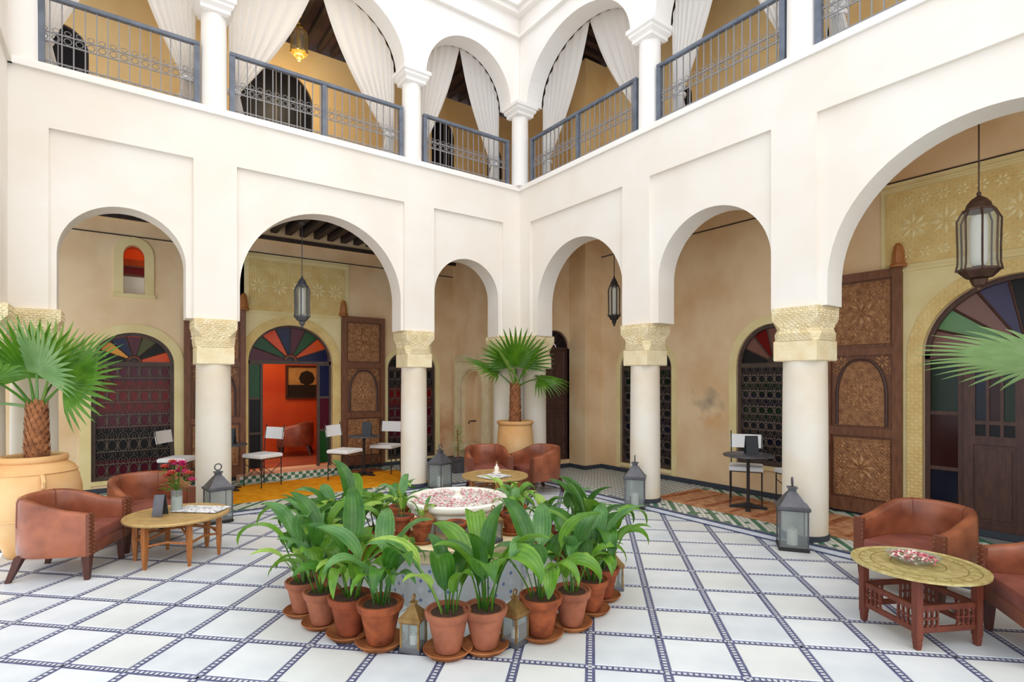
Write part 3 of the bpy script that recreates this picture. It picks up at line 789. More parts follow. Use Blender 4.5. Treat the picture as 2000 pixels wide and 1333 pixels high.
# carved cedar leaves folded back against the walls
def carved_leaf(T, D, u0, u1, z0, z1, label, fin):
    t = thing('carved_door', label, 'door', tuple(T @ Vector(((u0 + u1) / 2, D - .04, z0))))
    c = (u0 + u1) / 2; W = (u1 - u0) / 2; H = z1 - z0
    M_ = T.to_3x3().to_4x4()
    m = MB(M_); m.box(-W, W, 0, .035, 0, H); m.build('board', WOOD, t)
    fr = MB(M_)
    for a, b_ in ((-W, -W + .085), (W - .085, W)): fr.box(a, b_, -.035, 0, 0, H)
    for a, b_ in ((0, .16), (.32 * H, .355 * H), (.655 * H, .685 * H), (H - .1, H)): fr.box(-W + .085, W - .085, -.03, 0, a, b_)
    fr.build('frame', WOOD, t)
    w_ = W - .11
    for z_a, z_b in ((.18, .31 * H), (.70 * H, H - .12)):
        p = MB(M_); p.loft([[(-w_ + e, -y, z_a + e), (w_ - e, -y, z_a + e), (w_ - e, -y, z_b - e), (-w_ + e, -y, z_b - e)] for e, y in ((0, 0), (.004, .016), (.03, .016), (.034, .008))]); p = p.build('panel', WOOD2, t)
        m = MB(M_); zc = (z_a + z_b) / 2; rr = min(w_, (z_b - z_a) / 2)
        star(m, 0, zc, rr * .55, -.008, 8, .02); star(m, 0, zc, rr * .3, -.012, 8, .026)
        for k in range(8):
            a = math.pi / 8 + k * math.pi / 4; star(m, rr * .74 * math.cos(a), zc + rr * .74 * math.sin(a), rr * .24, -.008, 6, .016)
        hz = (z_b - z_a) / 2
        for sx in (-1, 1):
            for sz in (-1, 1): star(m, sx * w_ * .74, zc + sz * (hz - w_ * .26), w_ * .2, -.008, 6, .016)
            for k in range(-2, 3): star(m, sx * w_ * .8, zc + k * hz * .3, w_ * .12, -.008, 4, .012)
        stuff(m.build('rosettes', CARVE, p))
    # middle panel: pointed arch frame round a carved field
    za, zb2 = .365 * H, .645 * H; hw = w_ * .86; zsp = za + (zb2 - za) * .48
    pts = [(-hw, za)] + [(-hw * 1.0 * math.cos(a) ** .8, zsp + (zb2 - zsp - .02) * math.sin(a) ** 1.15) for a in [math.pi / 2 * k / 8 for k in range(9)]]
    pts += [(-x, z_) for x, z_ in pts[::-1][1:]]
    p = MB(M_); p.tube([(x, -.012, z_) for x, z_ in pts], .018, 6); p = p.build('arch_moulding', WOODD, t)
    m = MB(M_); q = [(x * .93, z_ - .01 if i else z_) for i, (x, z_) in enumerate(pts)]; m.hexa([(x, 0, z_) for x, z_ in q], [(x, -.01, z_) for x, z_ in q]); p2 = m.build('arch_field', WOOD2, t)
    m = MB(M_); zc = za + (zb2 - za) * .45
    star(m, 0, zc, hw * .5, -.01, 8, .02)
    for k in range(8): a = k * math.pi / 4 + .39; star(m, hw * .62 * math.cos(a), zc + hw * .62 * math.sin(a), hw * .22, -.01, 6, .014)
    star(m, 0, zb2 - .12, hw * .2, -.01, 6, .014); star(m, -hw * .7, za + .07, hw * .18, -.01, 6); star(m, hw * .7, za + .07, hw * .18, -.01, 6)
    stuff(m.build('rosettes', CARVE, p2))
    m = MB(M_)
    for sx in (-1, 1): star(m, sx * w_ * .72, zb2 - .05, .09, -.004, 8, .016); star(m, sx * w_ * .93, zb2 - .16, .05, -.004, 6, .012)
    stuff(m.build('spandrels', CARVE, t))
    # pivot bracket at the head of the hinge side
    f = fin * (W - .03); m = MB(M_); m.lathe([(.085, H + .0), (.09, H + .02), (.075, H + .04), (.07, H + .045), (.062, H + .16), (.045, H + .24), (.02, H + .275)], 8, (f, -.02, 0)); m.build('pivot_finial', OAK, t)
    return t


carved_leaf(TA, DA - .02, -2.335, -1.52, .1, 2.82, 'carved cedar door leaf right of the open orange doorway', -1)
carved_leaf(TA, DA - .02, -4.78, -3.915, .1, 2.80, 'carved cedar door leaf left of orange doorway, partly behind a column', 1)
carved_leaf(TB, DB - .02, -5.10, -4.26, .06, 2.95, 'large carved cedar door leaf beside the wide dark doorway', -1)

# upper gallery openings
def upper_door(name, T, D, W, n, label=None):
    uc, h, zs, ri, zb = W; d = sroot(name); D2 = D + .05
    m = MB(T); arch_ring(m, uc, h - .03, zs, ri - .03, zb, .03, D2 - .02, D2 + .03, 18); m.build('frame', IRON, d)
    m = MB(T); A_ = arc(uc, h - .03, zs, ri - .03, 12); p = [(uc - h + .03, zb)] + A_ + [(uc + h - .03, zb)]; p = p[::-1]
    m.hexa([(u, D2 + .02, z_) for u, z_ in p], [(u, D2 + .026, z_) for u, z_ in p]); m.build('pane', GC['dark'], d)
    for k in range(1, n):
        u = uc - h + 2 * h * k / n; zt = zs + ri * math.sqrt(max(0, 1 - ((u - uc) / h) ** 2)) - .02
        m = MB(T); m.box(u - .008, u + .008, D2, D2 + .018, zb, zt); m.build('bar', BAL, d)
    for zz in (zb + .45, zb + .9):
        if zz < zs: m = MB(T); m.box(uc - h, uc + h, D2, D2 + .018, zz, zz + .02); m.build('rail', BAL, d)


upper_door('door_4', TA, DA, UD1, 4); upper_door('door_5', TA, DA, UD2, 6)
upper_door('window_6', TA, DA, UW1, 5); upper_door('window_7', TA, DA, UW2, 4)
upper_door('window_8', TB, DB, UV1, 3); upper_door('window_9', TB, DB, UV2, 3)

# wall fountain niche on the gallery's end wall
t = thing('wall_fountain', 'pale stone wall fountain niche behind the small palm, beside white column', 'fountain', (0, 1.45, GZ))
M3 = Matrix(((0, -1, 0, 0), (1, 0, 0, 0), (0, 0, 1, 0), (0, 0, 0, 1)))      # (u along y, depth towards -x, z)
m = MB(M3); arch_bay(m, -.6, .6, 2.0, .0, .07, 0, .36, 1.5, .34, .35); m.box(-.6, .6, 0, .07, .0, .35); m.build('stone_frame', STONE2, t)
m = MB(M3); m.box(-.66, .66, 0, .11, 2.0, 2.08); m.box(-.63, .63, 0, .09, 2.08, 2.14); m.box(-.66, -.6, 0, .09, 0, 2.0); m.box(.6, .66, 0, .09, 0, 2.0); m.build('moulding', CREAMST, t)
m = MB(M3); arch_ring(m, 0, .36, 1.5, .34, .42, .05, .07, .085, 20); m.build('arch_moulding', CREAMST, t)
m = MB(M3); m.box(-.4, .4, 0, .30, .30, .42); m.build('basin', STONE2, t)
m = MB(M3); m.lathe([(.0, 0), (.05, .01), (.05, .03), (0, .04)], 10, (0, .02, .82)); m.tube([(0, .02, .84), (0, .12, .84), (0, .14, .79)], .014, 6); m.build('tap', BRONZE, t)

# ================================================================== balcony railings
def railing(T, u0, u1, mid, label):
    t = thing('balcony_railing', label, 'railing', tuple(T @ Vector(((u0 + u1) / 2, .12, 4.985)))); M_ = T.to_3x3().to_4x4()
    W = (u1 - u0) / 2
    m = MB(M_); m.cbox(-W, W, -.03, .03, .755, .805, .008); m.build('top_rail', RAIL, t)
    for u in [-W + .03, W - .03] + ([0] if mid else []):
        m = MB(M_); m.cbox(u - .03, u + .03, -.028, .028, 0, .755, .004); m.build('post', RAIL, t)
    for z_ in (.02, .085, .30, .40):
        m = MB(M_); m.box(-W + .06, W - .06, -.007, .007, z_, z_ + .012); m.build('cross_bar', BAL, t)
    n = int(2 * W / .098); m = MB(M_); m.box(-.006, .006, -.006, .006, 0, .76); me = None
    for k in range(1, n):
        u = -W + 2 * W * k / n
        if mid and abs(u) < .05: continue
        if me is None: o = m.build('baluster', BAL, t); me = o.data
        else: o = obj('baluster', me, t)
        o.location = tuple(M_ @ Vector((u, 0, 0)))
    m = MB(M_)
    for k in range(n):
        u = -W + 2 * W * (k + .5) / n
        disc_ring(m, u, .355, .034, .034, 0, .005, 8); disc_ring(m, u, .055, .03, .02, 0, .004, 8); disc_ring(m, u, .44, .03, .024, 0, .004, 8)
    stuff(m.build('scrollwork', BAL, t))


railing(TA, -6.30, -4.80, False, 'grey iron railing at the upper left, outermost left bay')
railing(TA, -4.47, -2.12, True, 'grey iron railing below the hanging gold lantern')
railing(TA, -1.78, -.15, False, 'short grey iron railing left of the inner corner column')
railing(TB, -2.52, -.17, True, 'grey iron railing right of the inner corner column')
railing(TB, -4.55, -2.86, False, 'grey iron railing on the right wall, between its two round columns')
railing(TB, -7.58, -4.86, True, 'grey iron railing cut off by the upper right edge')


# ================================================================== curtains
def curtain(T, bay, side, label):
    p0, p1, uc, h, ap = bay; ri = ap - 6.36
    m = MB(T); nu, nv, ne = 44, 22, 8; vs = []; fs = []
    zt = 5.42
    for j in range(nv + ne + 1):
        for i in range(nu + 1):
            s = i / nu; a = math.pi / 2 * s
            ut = uc + side * h * math.sin(a) * .985; ztop = 6.36 + ri * math.cos(a) + .015
            ub = uc + side * (h - .03 - .12 * (1 - s))
            if j <= nv:
                t_ = j / nv; e = t_ - .10 * math.sin(math.pi * t_) * (1 - s) * (1 if side < 0 else 1.3)
                u = ut + (ub - ut) * e; z_ = ztop + (zt - ztop) * t_
                if s == 1 and z_ > 6.36: pass
                amp = .012 + .016 * t_
            else:
                t_ = (j - nv) / ne; u = ub + side * -.09 * t_ * (1 - s) ; z_ = zt - (zt - 5.0) * t_; amp = .028 + .012 * t_
            vs.append((u, .365 + amp * math.cos(s * 8.5 * 2 * math.pi + .6 * math.sin(3 * t_)), z_))
    for j in range(nv + ne):
        for i in range(nu):
            a = j * (nu + 1) + i; fs.append((a, a + 1, a + nu + 2, a + nu + 1))
    m.add(vs, fs)
    t = thing('curtain', label, 'curtain', tuple(T @ Vector((uc + side * h, .4, 5.0))))
    o = m.build('drape', CURTAIN, t, 60); o.location = tuple(-Vector(t.location))
    m = MB(T); u = uc + side * (h - .09); m.lathe([(.085, -.02), (.092, 0), (.085, .02)], 12, (u, .40, zt)); o = m.build('tie_band', CANVAS, t); o.location = tuple(-Vector(t.location))


for k, (b_, nm) in enumerate(((UPA[0], 'left bay at the picture edge'), (UPA[1], 'arch holding the gold lantern'), (UPA[2], 'small arch left of the corner'))):
    curtain(TA, b_, -1, 'white curtain tied to the left side of the ' + nm); curtain(TA, b_, 1, 'white curtain tied to the right side of the ' + nm)
for k, (b_, nm) in enumerate(((UPB[0], 'arch right of the corner'), (UPB[1], 'second arch right of the corner'), (UPB[2], 'third arch right of the corner'))):
    curtain(TB, b_, 1, 'white curtain tied to the left side of the ' + nm)
    curtain(TB, b_, -1, 'white curtain tied to the right side of the ' + nm)


# ================================================================== lanterns
def hanging_lantern(x, y, zt, z0, z1, r, label, m1, glow, ribs=8):
    t = thing('hanging_lantern', label, 'lantern', (x, y, z0)); H = z1 - z0
    P = lambda f: f * H
    m = MB(); m.tube([(0, 0, H - .01), (0, 0, zt - z0)], .007, 5); m.lathe([(.04, zt - z0 - .03), (.045, zt - z0)], 10); m.build('rod', m1, t)
    m = MB(); m.lathe([(.012, P(1)), (.02, P(.985)), (.014, P(.965)), (.03, P(.95)), (.35 * r, P(.93)), (.55 * r, P(.88)), (.62 * r, P(.835)), (.66 * r, P(.825))], ribs * 2, ph=math.pi / ribs); m.build('dome_cap', m1, t, 30)
    m = MB(); m.lathe([(.66 * r, P(.80)), (.74 * r, P(.80)), (.76 * r, P(.825)), (.66 * r, P(.83))], ribs, ph=math.pi / ribs); m.build('upper_ring', m1, t)
    m = MB(); m.lathe([(.86 * r, P(.225)), (1.0 * r, P(.22)), (1.0 * r, P(.205)), (.62 * r, P(.13)), (.5 * r, P(.125)), (.36 * r, P(.12)), (.42 * r, P(.11)), (.3 * r, P(.055)), (.14 * r, P(.03)), (.02, P(0.0))], ribs, ph=math.pi / ribs); m.build('lower_cap', m1, t)
    pr = [(.72 * r, .815), (.98 * r, .72), (.94 * r, .45), (.94 * r, .28), (1.03 * r, .20)]
    for k in range(ribs):
        a = math.pi / ribs + 2 * math.pi * k / ribs
        m = MB(); m.tube([(q * math.cos(a), q * math.sin(a), P(z_)) for q, z_ in pr], .0085, 5); m.build('rib', m1, t)
        b_ = a + 2 * math.pi / ribs; m = MB(); f = .97
        for (q0, za), (q1, zb_) in zip(pr[:-1], pr[1:]):
            m.add([(q0 * f * math.cos(a), q0 * f * math.sin(a), P(za)), (q0 * f * math.cos(b_), q0 * f * math.sin(b_), P(za)), (q1 * f * math.cos(b_), q1 * f * math.sin(b_), P(zb_)), (q1 * f * math.cos(a), q1 * f * math.sin(a), P(zb_))], [(0, 1, 2, 3)])
        m.build('pane', GLASS, t)
    m = MB(); m.lathe([(.3 * r, P(.25)), (.42 * r, P(.3)), (.42 * r, P(.68)), (.34 * r, P(.76))], 12); m.build('inner_shade', glow, t, 40)


hanging_lantern(.85, -5.975, 4.3, 2.486, 3.40, .165, 'big bronze glass lantern hanging under the widest arch at the right', BRONZE, FROST)
hanging_lantern(-3.28, 1.28, 4.12, 2.48, 3.28, .115, 'slim silvery lantern hanging before the orange doorway', ZINC, FROST)
hanging_lantern(.87, -1.38, 4.3, 2.53, 3.33, .10, 'slim dark lantern hanging under the arch right of the corner', IRON, FROST)
hanging_lantern(-3.28, 1.45, 7.46, 6.72, 7.32, .13, 'gold lantern hanging on the upper floor between white curtains', GOLD, GOLD)
lamp('gold_lantern_light', (-3.28, 1.45, 6.62), 15, .05, (1, .8, .5))


def floor_lantern(m1, w=.25, h=.62, s=4, base=IRON):
    t = thing('floor_lantern', 'x', 'lantern'); W = w / 2; hb = .64 * h; q = lambda a, z_: [(-a, -a, z_), (a, -a, z_), (a, a, z_), (-a, a, z_)]
    m = MB(); m.loft([q(W * 1.02, .0), q(W * 1.05, .012), q(W * 1.05, .03), q(W * .96, .035)]); m.build('base', base, t)
    for sx in (-1, 1):
        for sy in (-1, 1):
            m = MB(); m.box(sx * W - .012 * (sx > 0) * 1 , sx * W + .012 * (sx < 0), sy * W - .012 * (sy > 0), sy * W + .012 * (sy < 0), .03, hb); m.build('corner_post', m1, t)
    for k in range(4):
        m = MB(Matrix.Rotation(math.pi / 2 * k, 4, 'Z')); m.box(-W + .012, W - .012, -W + .003, -W + .006, .035, hb - .005); m.build('pane', GLASS, t)
    m = MB(); m.loft([q(W * 1.02, hb - .02), q(W * 1.12, hb - .01), q(W * 1.12, hb + .012), q(W * .98, hb + .02), q(W * .42, hb + .2 * h), q(W * .26, hb + .24 * h), q(W * .26, hb + .285 * h), q(W * .36, hb + .29 * h), q(W * .36, hb + .305 * h), q(W * .1, hb + .32 * h)]); m.build('roof', m1, t)
    m = MB(); m.tube([(W * .3 * math.cos(a), 0, hb + .33 * h + W * .3 + W * .3 * math.sin(a)) for a in [2 * math.pi * k / 12 for k in range(12)]], .004 + .006 * h, 5, closed=True); m.build('ring_handle', m1, t)
    m = MB(); m.lathe([(W * .38, .036), (W * .38, .3 * h), (W * .1, .3 * h), (.004, .33 * h)], 14); m.build('candle', CANDLE, t)
    return t


fl0 = floor_lantern(ZINC); fl0.location = (-4.66, -.34, 0); fl0.rotation_euler = (0, 0, R(8))
fl0['label'] = 'grey metal lantern standing on the marble before the column at saffron carpet'; fl0['group'] = 'tall floor lanterns'
dup(fl0, (-1.62, -.14, 0), R(20), 'grey metal lantern behind the fountain, at the far carpet column')
dup(fl0, (-.16, -2.72, 0), R(38), 'grey metal lantern by the right column with narrow grilled window')
dup(fl0, (-.24, -4.80, 0), R(34), 'grey metal lantern nearest the right armchairs, beside thick column', 1.03)
bl0 = floor_lantern(BRASS, .125, .31, base=ZINC); bl0.location = (-4.15, -4.46, .001); bl0.rotation_euler = (0, 0, R(40)); bl0['group'] = 'small lanterns among the pots'
bl0['label'] = 'small brass lantern between pots, left one at the front of the ring'
dup(bl0, (-3.60, -4.76, .001), R(15), 'small brass lantern between pots, right one at the front of the ring')
dup(bl0, (-2.44, -4.50, .001), R(60), 'small lantern half hidden behind the rightmost pots of the ring')
dup(bl0, (-3.76, -3.86, .452), R(20), 'small glass lantern on the stone ledge left of the marble bowl', .8)
dup(bl0, (-3.36, -4.16, .452), R(10), 'small glass lantern on the stone ledge right of the marble bowl', .8)
# ================================================================== fountain
FX, FY = FC
t = thing('fountain', 'octagonal tiled fountain with a white marble bowl amid the potted plants', 'fountain', (FX, FY, 0), GA)
def octa(r, z_): return [(r / math.cos(R(22.5)) * math.cos(R(22.5 + 45 * k)), r / math.cos(R(22.5)) * math.sin(R(22.5 + 45 * k)), z_) for k in range(8)]
m = MB(); m.loft([octa(.55, .0), octa(.55, .40)]); base = m.build('basin_wall', CHIP, t)
m = MB()
for k in range(8):                       # blue and white tile diamonds on each side of the basin wall
    m.T = Matrix.Rotation(math.pi / 4 * k, 4, 'Z')
    for i in range(-2, 3):
        for j in range(5):
            y, z_ = i * .068, .06 + j * .07
            if j == 4: continue
            m.mi = (i + j) % 2; e = .015 if m.mi == 0 else .03
            m.hexa([(.55, y - e, z_), (.55, y, z_ - e), (.55, y + e, z_), (.55, y, z_ + e)], [(.552, y - e, z_), (.552, y, z_ - e), (.552, y + e, z_), (.552, y, z_ + e)])
stuff(m.build('zellige_tiles', [ZBLUE, KERB], base))
m = MB(); m.loft([octa(.552, .32), octa(.56, .33), octa(.56, .38), octa(.59, .40), octa(.60, .44), octa(.585, .45)]); m.build('coping', CREAMST, t)
m = MB(); m.loft([octa(.20, .45), octa(.20, .56)]); ped = m.build('pedestal', CHIP, t)
m = MB()
for k in range(8):
    m.T = Matrix.Rotation(math.pi / 4 * k, 4, 'Z')
    for i in (-1, 0, 1):
        y, z_ = i * .055, .505; e = .026; m.hexa([(.20, y - e, z_), (.20, y, z_ - e), (.20, y + e, z_), (.20, y, z_ + e)], [(.203, y - e, z_), (.203, y, z_ - e), (.203, y + e, z_), (.203, y, z_ + e)])
stuff(m.build('zellige_tiles', ZBLUE, ped))
m = MB(); n = 64; prof = [(.19, .54), (.25, .548), (.33, .57), (.366, .60), (.372, .628), (.38, .634), (.405, .645), (.418, .665), (.415, .69), (.40, .702), (.382, .70), (.372, .685), (.33, .67), (.0, .662)]
rings = []
for i, (r, z_) in enumerate(prof):
    fl_ = .012 if 1 <= i <= 3 else 0
    rings.append([((r + fl_ * abs(math.sin(a * 12))) * math.cos(a), (r + fl_ * abs(math.sin(a * 12))) * math.sin(a), z_) for a in [2 * math.pi * k / n for k in range(n)]])
m.loft(rings); m.build('bowl', MARB2, t, 40)
m = MB(); m.lathe([(.377, .684), (.0, .686)], 48); m.build('water', WATER, t)
m = MB(); m.lathe([(.05, .665), (.048, .70), (.03, .71), (.022, .735), (.028, .75), (.018, .765), (.0, .775)], 14); m.build('spout', MARB2, t, 40)
m = MB(); rnd = random.Random(3)
for k in range(900):
    a = rnd.uniform(0, 6.283); r = .365 * rnd.random() ** .5; x, y = r * math.cos(a), r * math.sin(a); s = rnd.uniform(.010, .019); b_ = rnd.uniform(0, 6.28)
    if r < .06: continue
    m.mi = rnd.choice((0, 0, 0, 0, 1, 2, 2, 2, 2, 2)); z_ = .689 + rnd.uniform(0, .008)
    m.add([(x, y, z_), (x + s * math.cos(b_), y + s * math.sin(b_), z_ + .005), (x + 1.6 * s * math.cos(b_ + .6), y + 1.6 * s * math.sin(b_ + .6), z_ + .003), (x + s * math.cos(b_ + 1.2), y + s * math.sin(b_ + 1.2), z_ + .006)], [(0, 1, 2, 3)])
petals = stuff(m.build('rose_petals', [PINK, RED, WHITEP], loc=(FX, FY, 0)))
petals['label'] = 'pink, red and white petals floating in the marble fountain bowl'; petals['category'] = 'petals'

# ================================================================== potted plants
def leafmesh(name, st, L_, W_, lean, droop, mt, seed):
    rnd = random.Random(seed); m = MB(); n = 11; x = z_ = 0.0; tot = st + L_; pts = []
    N = 16
    for i in range(N + 1):
        f = i / N; th = lean * (.35 + .65 * f) + droop * max(0, f - st / tot * .8) ** 1.6 * 2.2
        pts.append((x, z_, th)); x += math.sin(th) * tot / N; z_ += math.cos(th) * tot / N
    k0 = int(N * st / tot)
    m.tube([(p[0], 0, p[1]) for p in pts[:k0 + 2]], [.0055 - .002 * i / (k0 + 2) for i in range(k0 + 2)], 4)
    vs = []; fs = []; B = pts[k0:]
    tw = rnd.uniform(-.5, .5)
    for i, (px, pz, th) in enumerate(B):
        f = i / (len(B) - 1); wd = W_ * .5 * (math.sin(math.pi * min(1, f ** .72 * .985 + .008)) ** .85); a = tw * f
        nx, nz = -math.cos(th), math.sin(th)          # leaf's upper normal
        for s in (-1, -.5, 0, .5, 1):
            lift = abs(s) * wd * .42; yy = s * wd * math.cos(a); dd = s * wd * math.sin(a)
            vs.append((px + nx * (lift + dd), yy, pz + nz * (lift + dd)))
    for i in range(len(B) - 1):
        for j in range(4): a = i * 5 + j; fs.append((a, a + 1, a + 6, a + 5))
    m.add(vs, fs); o = m.build(name, mt, smooth=70); d = o.data; bpy.data.objects.remove(o)
    at = d.attributes.new('across', 'FLOAT', 'POINT'); nb = len(B) * 5; at.data.foreach_set('value', [0.0] * (len(d.vertices) - nb) + [(-1, -.5, 0, .5, 1)[i % 5] for i in range(nb)]); return d


LV = []
for k in range(14):
    rnd = random.Random(100 + k)
    LV.append(leafmesh('leaf', rnd.uniform(.12, .28), rnd.uniform(.26, .38), rnd.uniform(.085, .125), rnd.uniform(.12, 1.05), rnd.uniform(.4, 2.5), LEAF[(0, 1, 0, 3, 1, 2, 0, 3, 1, 0, 3, 0, 1, 2)[k]], k))
POTM = {}
def potmeshes(kind):
    if kind in POTM: return POTM[kind]
    mt = (TERRA, TERRA2, TERRA3)[kind]; out = []
    m = MB(); m.lathe([(.064, .018), (.070, .022), (.107, .192), (.118, .196), (.122, .204), (.127, .232), (.123, .24), (.112, .24), (.108, .225), (.0, .222)], 28); o = m.build('pot', mt, smooth=40); out.append(('pot', o.data)); bpy.data.objects.remove(o)
    m = MB(); m.lathe([(.098, 0), (.106, .002), (.136, .034), (.132, .038), (.125, .034), (.10, .016), (0, .014)], 28); o = m.build('saucer', SAUCER, smooth=40); out.append(('saucer', o.data)); bpy.data.objects.remove(o)
    m = MB(); rnd = random.Random(kind); m.lathe([(.109, .222), (.07, .228), (.03, .226), (.0, .23)], 20); o = m.build('soil', SOIL); out.append(('soil', o.data)); bpy.data.objects.remove(o)
    POTM[kind] = out; return out


def plant(x, y, z_, label, kind, n, hs, s=1.0, group=None, out=None, lw=1.0):
    t = thing('potted_plant', label, 'plant', (x, y, z_), random.uniform(0, 6.28), group); t.scale = (s,) * 3
    for nm, me in potmeshes(kind): obj(nm, me, t)
    for k in range(n):
        a = 2 * math.pi * (k + random.uniform(-.3, .3)) / n
        r = random.uniform(.005, .05); sc = hs * random.uniform(.62, 1.12)
        o = obj('leaf', random.choice(LV), t, (r * math.cos(a), r * math.sin(a), .22))
        o.rotation_euler = (random.uniform(-.12, .12), random.uniform(-.16, .1), a); o.scale = (sc * lw, sc * lw, sc)
    return t


random.seed(21)
RING = 'potted plants in the outer ring round the fountain'
#       x, y, label, pot kind, leaves, leaf scale, pot scale
FRONT = [(-4.55, -3.52, 'leafy plant in clay pot, leftmost of the ring beside the open marble', 2, 12, 1.22, 1.0),
         (-4.50, -3.79, 'leafy plant in a tapered pot, second from the left of the ring', 2, 12, 1.2, 1.0),
         (-4.40, -4.05, 'leafy plant in a broad reddish pot, third from the left of ring', 1, 12, 1.15, 1.12),
         (-4.29, -4.28, 'leafy plant in the broad orange pot just left of the left brass lantern', 0, 13, 1.02, 1.15),
         (-4.00, -4.62, 'upright plant in the frontmost pot, just right of the left brass lantern', 2, 10, 1.05, 1.12),
         (-3.79, -4.71, 'tall plant in a pale clay pot just left of the right brass lantern', 2, 10, 1.4, 1.1),
         (-3.41, -4.78, 'tall plant in an orange pot just right of the right brass lantern', 0, 10, 1.2, 1.12),
         (-3.15, -4.79, 'plant with a fading leaf in a greyish pot, second right of right brass lantern', 2, 10, 1.05, 1.05),
         (-2.88, -4.70, 'leafy plant in an orange pot, next to last at the right of the ring', 0, 12, 1.2, 1.0),
         (-2.64, -4.58, 'leafy plant in the rightmost pot, before a half hidden lantern', 1, 11, 1.2, 1.0)]
for x, y, lb, kd, n, hs_, s in FRONT: plant(x, y, 0, lb, kd, n, hs_, s, RING)
BACK = [(323, 1.1), (339, 1.05), (355, 1.0), (11, .85), (104, 1.1), (120, 1.25), (134, 1.25), (148, 1.25), (162, 1.22), (88, .85), (30, .72), (70, .74)]
BL = ['leafy plant on the right side of ring, behind the rightmost pots', 'second plant behind the rightmost pots of the ring', 'third plant behind the rightmost pots of the ring',
      'plant behind the marble bowl to its right, toward the grey gallery floor', 'plant at the back left of the ring, before the saffron carpet', 'tall plant at the back left of the ring, nearest the saffron carpet corner',
      'tall plant on the left of the ring, third behind the leftmost pot', 'bushy plant on the left of the ring, second behind the leftmost pot', 'bushy plant just behind the leftmost pot of the ring',
      'plant behind the marble bowl, before the far carpet column', 'low plant behind the marble bowl, before the far leather armchairs', 'low plant straight behind the spout of the marble bowl']
for (a, hs_), lb in zip(BACK, BL):
    plant(FX + 1.1 * math.cos(R(a)), FY + 1.1 * math.sin(R(a)), 0, lb, random.choice((0, 1, 2)), 11, hs_, random.uniform(.95, 1.05), RING)
LEDGE = [(180, .62, 'small potted plant on the stone ledge, leftmost of the ledge'), (207, .46, 'small potted plant on the stone ledge, second from the left'), (238, .0, 'small clay pot on the ledge under the front of the marble bowl'),
         (262, .0, 'small dark pot on the ledge beside the one under the bowl'), (300, .6, 'small potted plant on the stone ledge, front right of bowl'), (330, .62, 'small potted plant on the stone ledge at its right end'),
         (0, .6, 'small potted plant on the stone ledge, back right of bowl'), (140, .6, 'small potted plant on the stone ledge, back left of bowl')]
for a, hs_, lb in LEDGE:
    plant(FX + .485 * math.cos(R(a)), FY + .485 * math.sin(R(a)), .451, lb, 0 if a != 262 else 1, 6 if hs_ else 0, hs_ / .7, .70, 'small pots on the fountain ledge', lw=.9)

# ================================================================== palms in jars
def fanleaf(mb, az, L_, el, Rr, n=26, spread=R(112), droop=.25, roll=0, z0=0, r0=.03, cup=.0):
    ca, sa = math.cos(az), math.sin(az); pts = []; x = r0; z_ = z0; e = el
    for i in range(7):
        pts.append((x * ca, x * sa, z_)); x += math.cos(e) * L_ / 6; z_ += math.sin(e) * L_ / 6; e -= droop * .25
    mb.tube(pts, [.017 - .0015 * i for i in range(7)], 5)
    H = Vector(pts[-1]); d = Vector((math.cos(e) * ca, math.cos(e) * sa, math.sin(e))); s = Vector((-sa, ca, 0)); nr = s.cross(d) * -1
    if nr.z < 0: nr = -nr
    q = Matrix.Rotation(roll, 3, d); s = q @ s; nr = q @ nr
    rnd = random.Random(int(az * 100) + int(L_ * 1000)); dph = 2 * spread / n
    for k in range(n):
        ph = -spread + dph * (k + .5); c_, s_ = math.cos(ph), math.sin(ph)
        dr = (d * c_ + s * s_); ds = (s * c_ - d * s_); Lk = Rr * (.72 + .28 * math.cos(ph * .8)) * rnd.uniform(.92, 1.06)
        vs = []; st = (0.02, .3, .55, .72, .88, 1.0)
        for f in st:
            r = f * Lk; hw = math.tan(dph / 2) * r if f <= .55 else math.tan(dph / 2) * .55 * Lk * (1 - (f - .55) / .45) ** .8 + .0012
            p = H + dr * r + nr * (cup * Rr * (abs(ph) / spread) ** 2 * f - droop * .35 * Rr * f ** 3 * (1 + abs(s_))) + Vector((0, 0, -droop * .25 * Rr * max(0, f - .6) ** 2 * 3))
            vs += [tuple(p - ds * hw), tuple(p + nr * hw * .55), tuple(p + ds * hw)]
        fs = []
        for i in range(len(st) - 1):
            a = i * 3; fs += [(a, a + 1, a + 4, a + 3), (a + 1, a + 2, a + 5, a + 4)]
        mb.add(vs, fs)


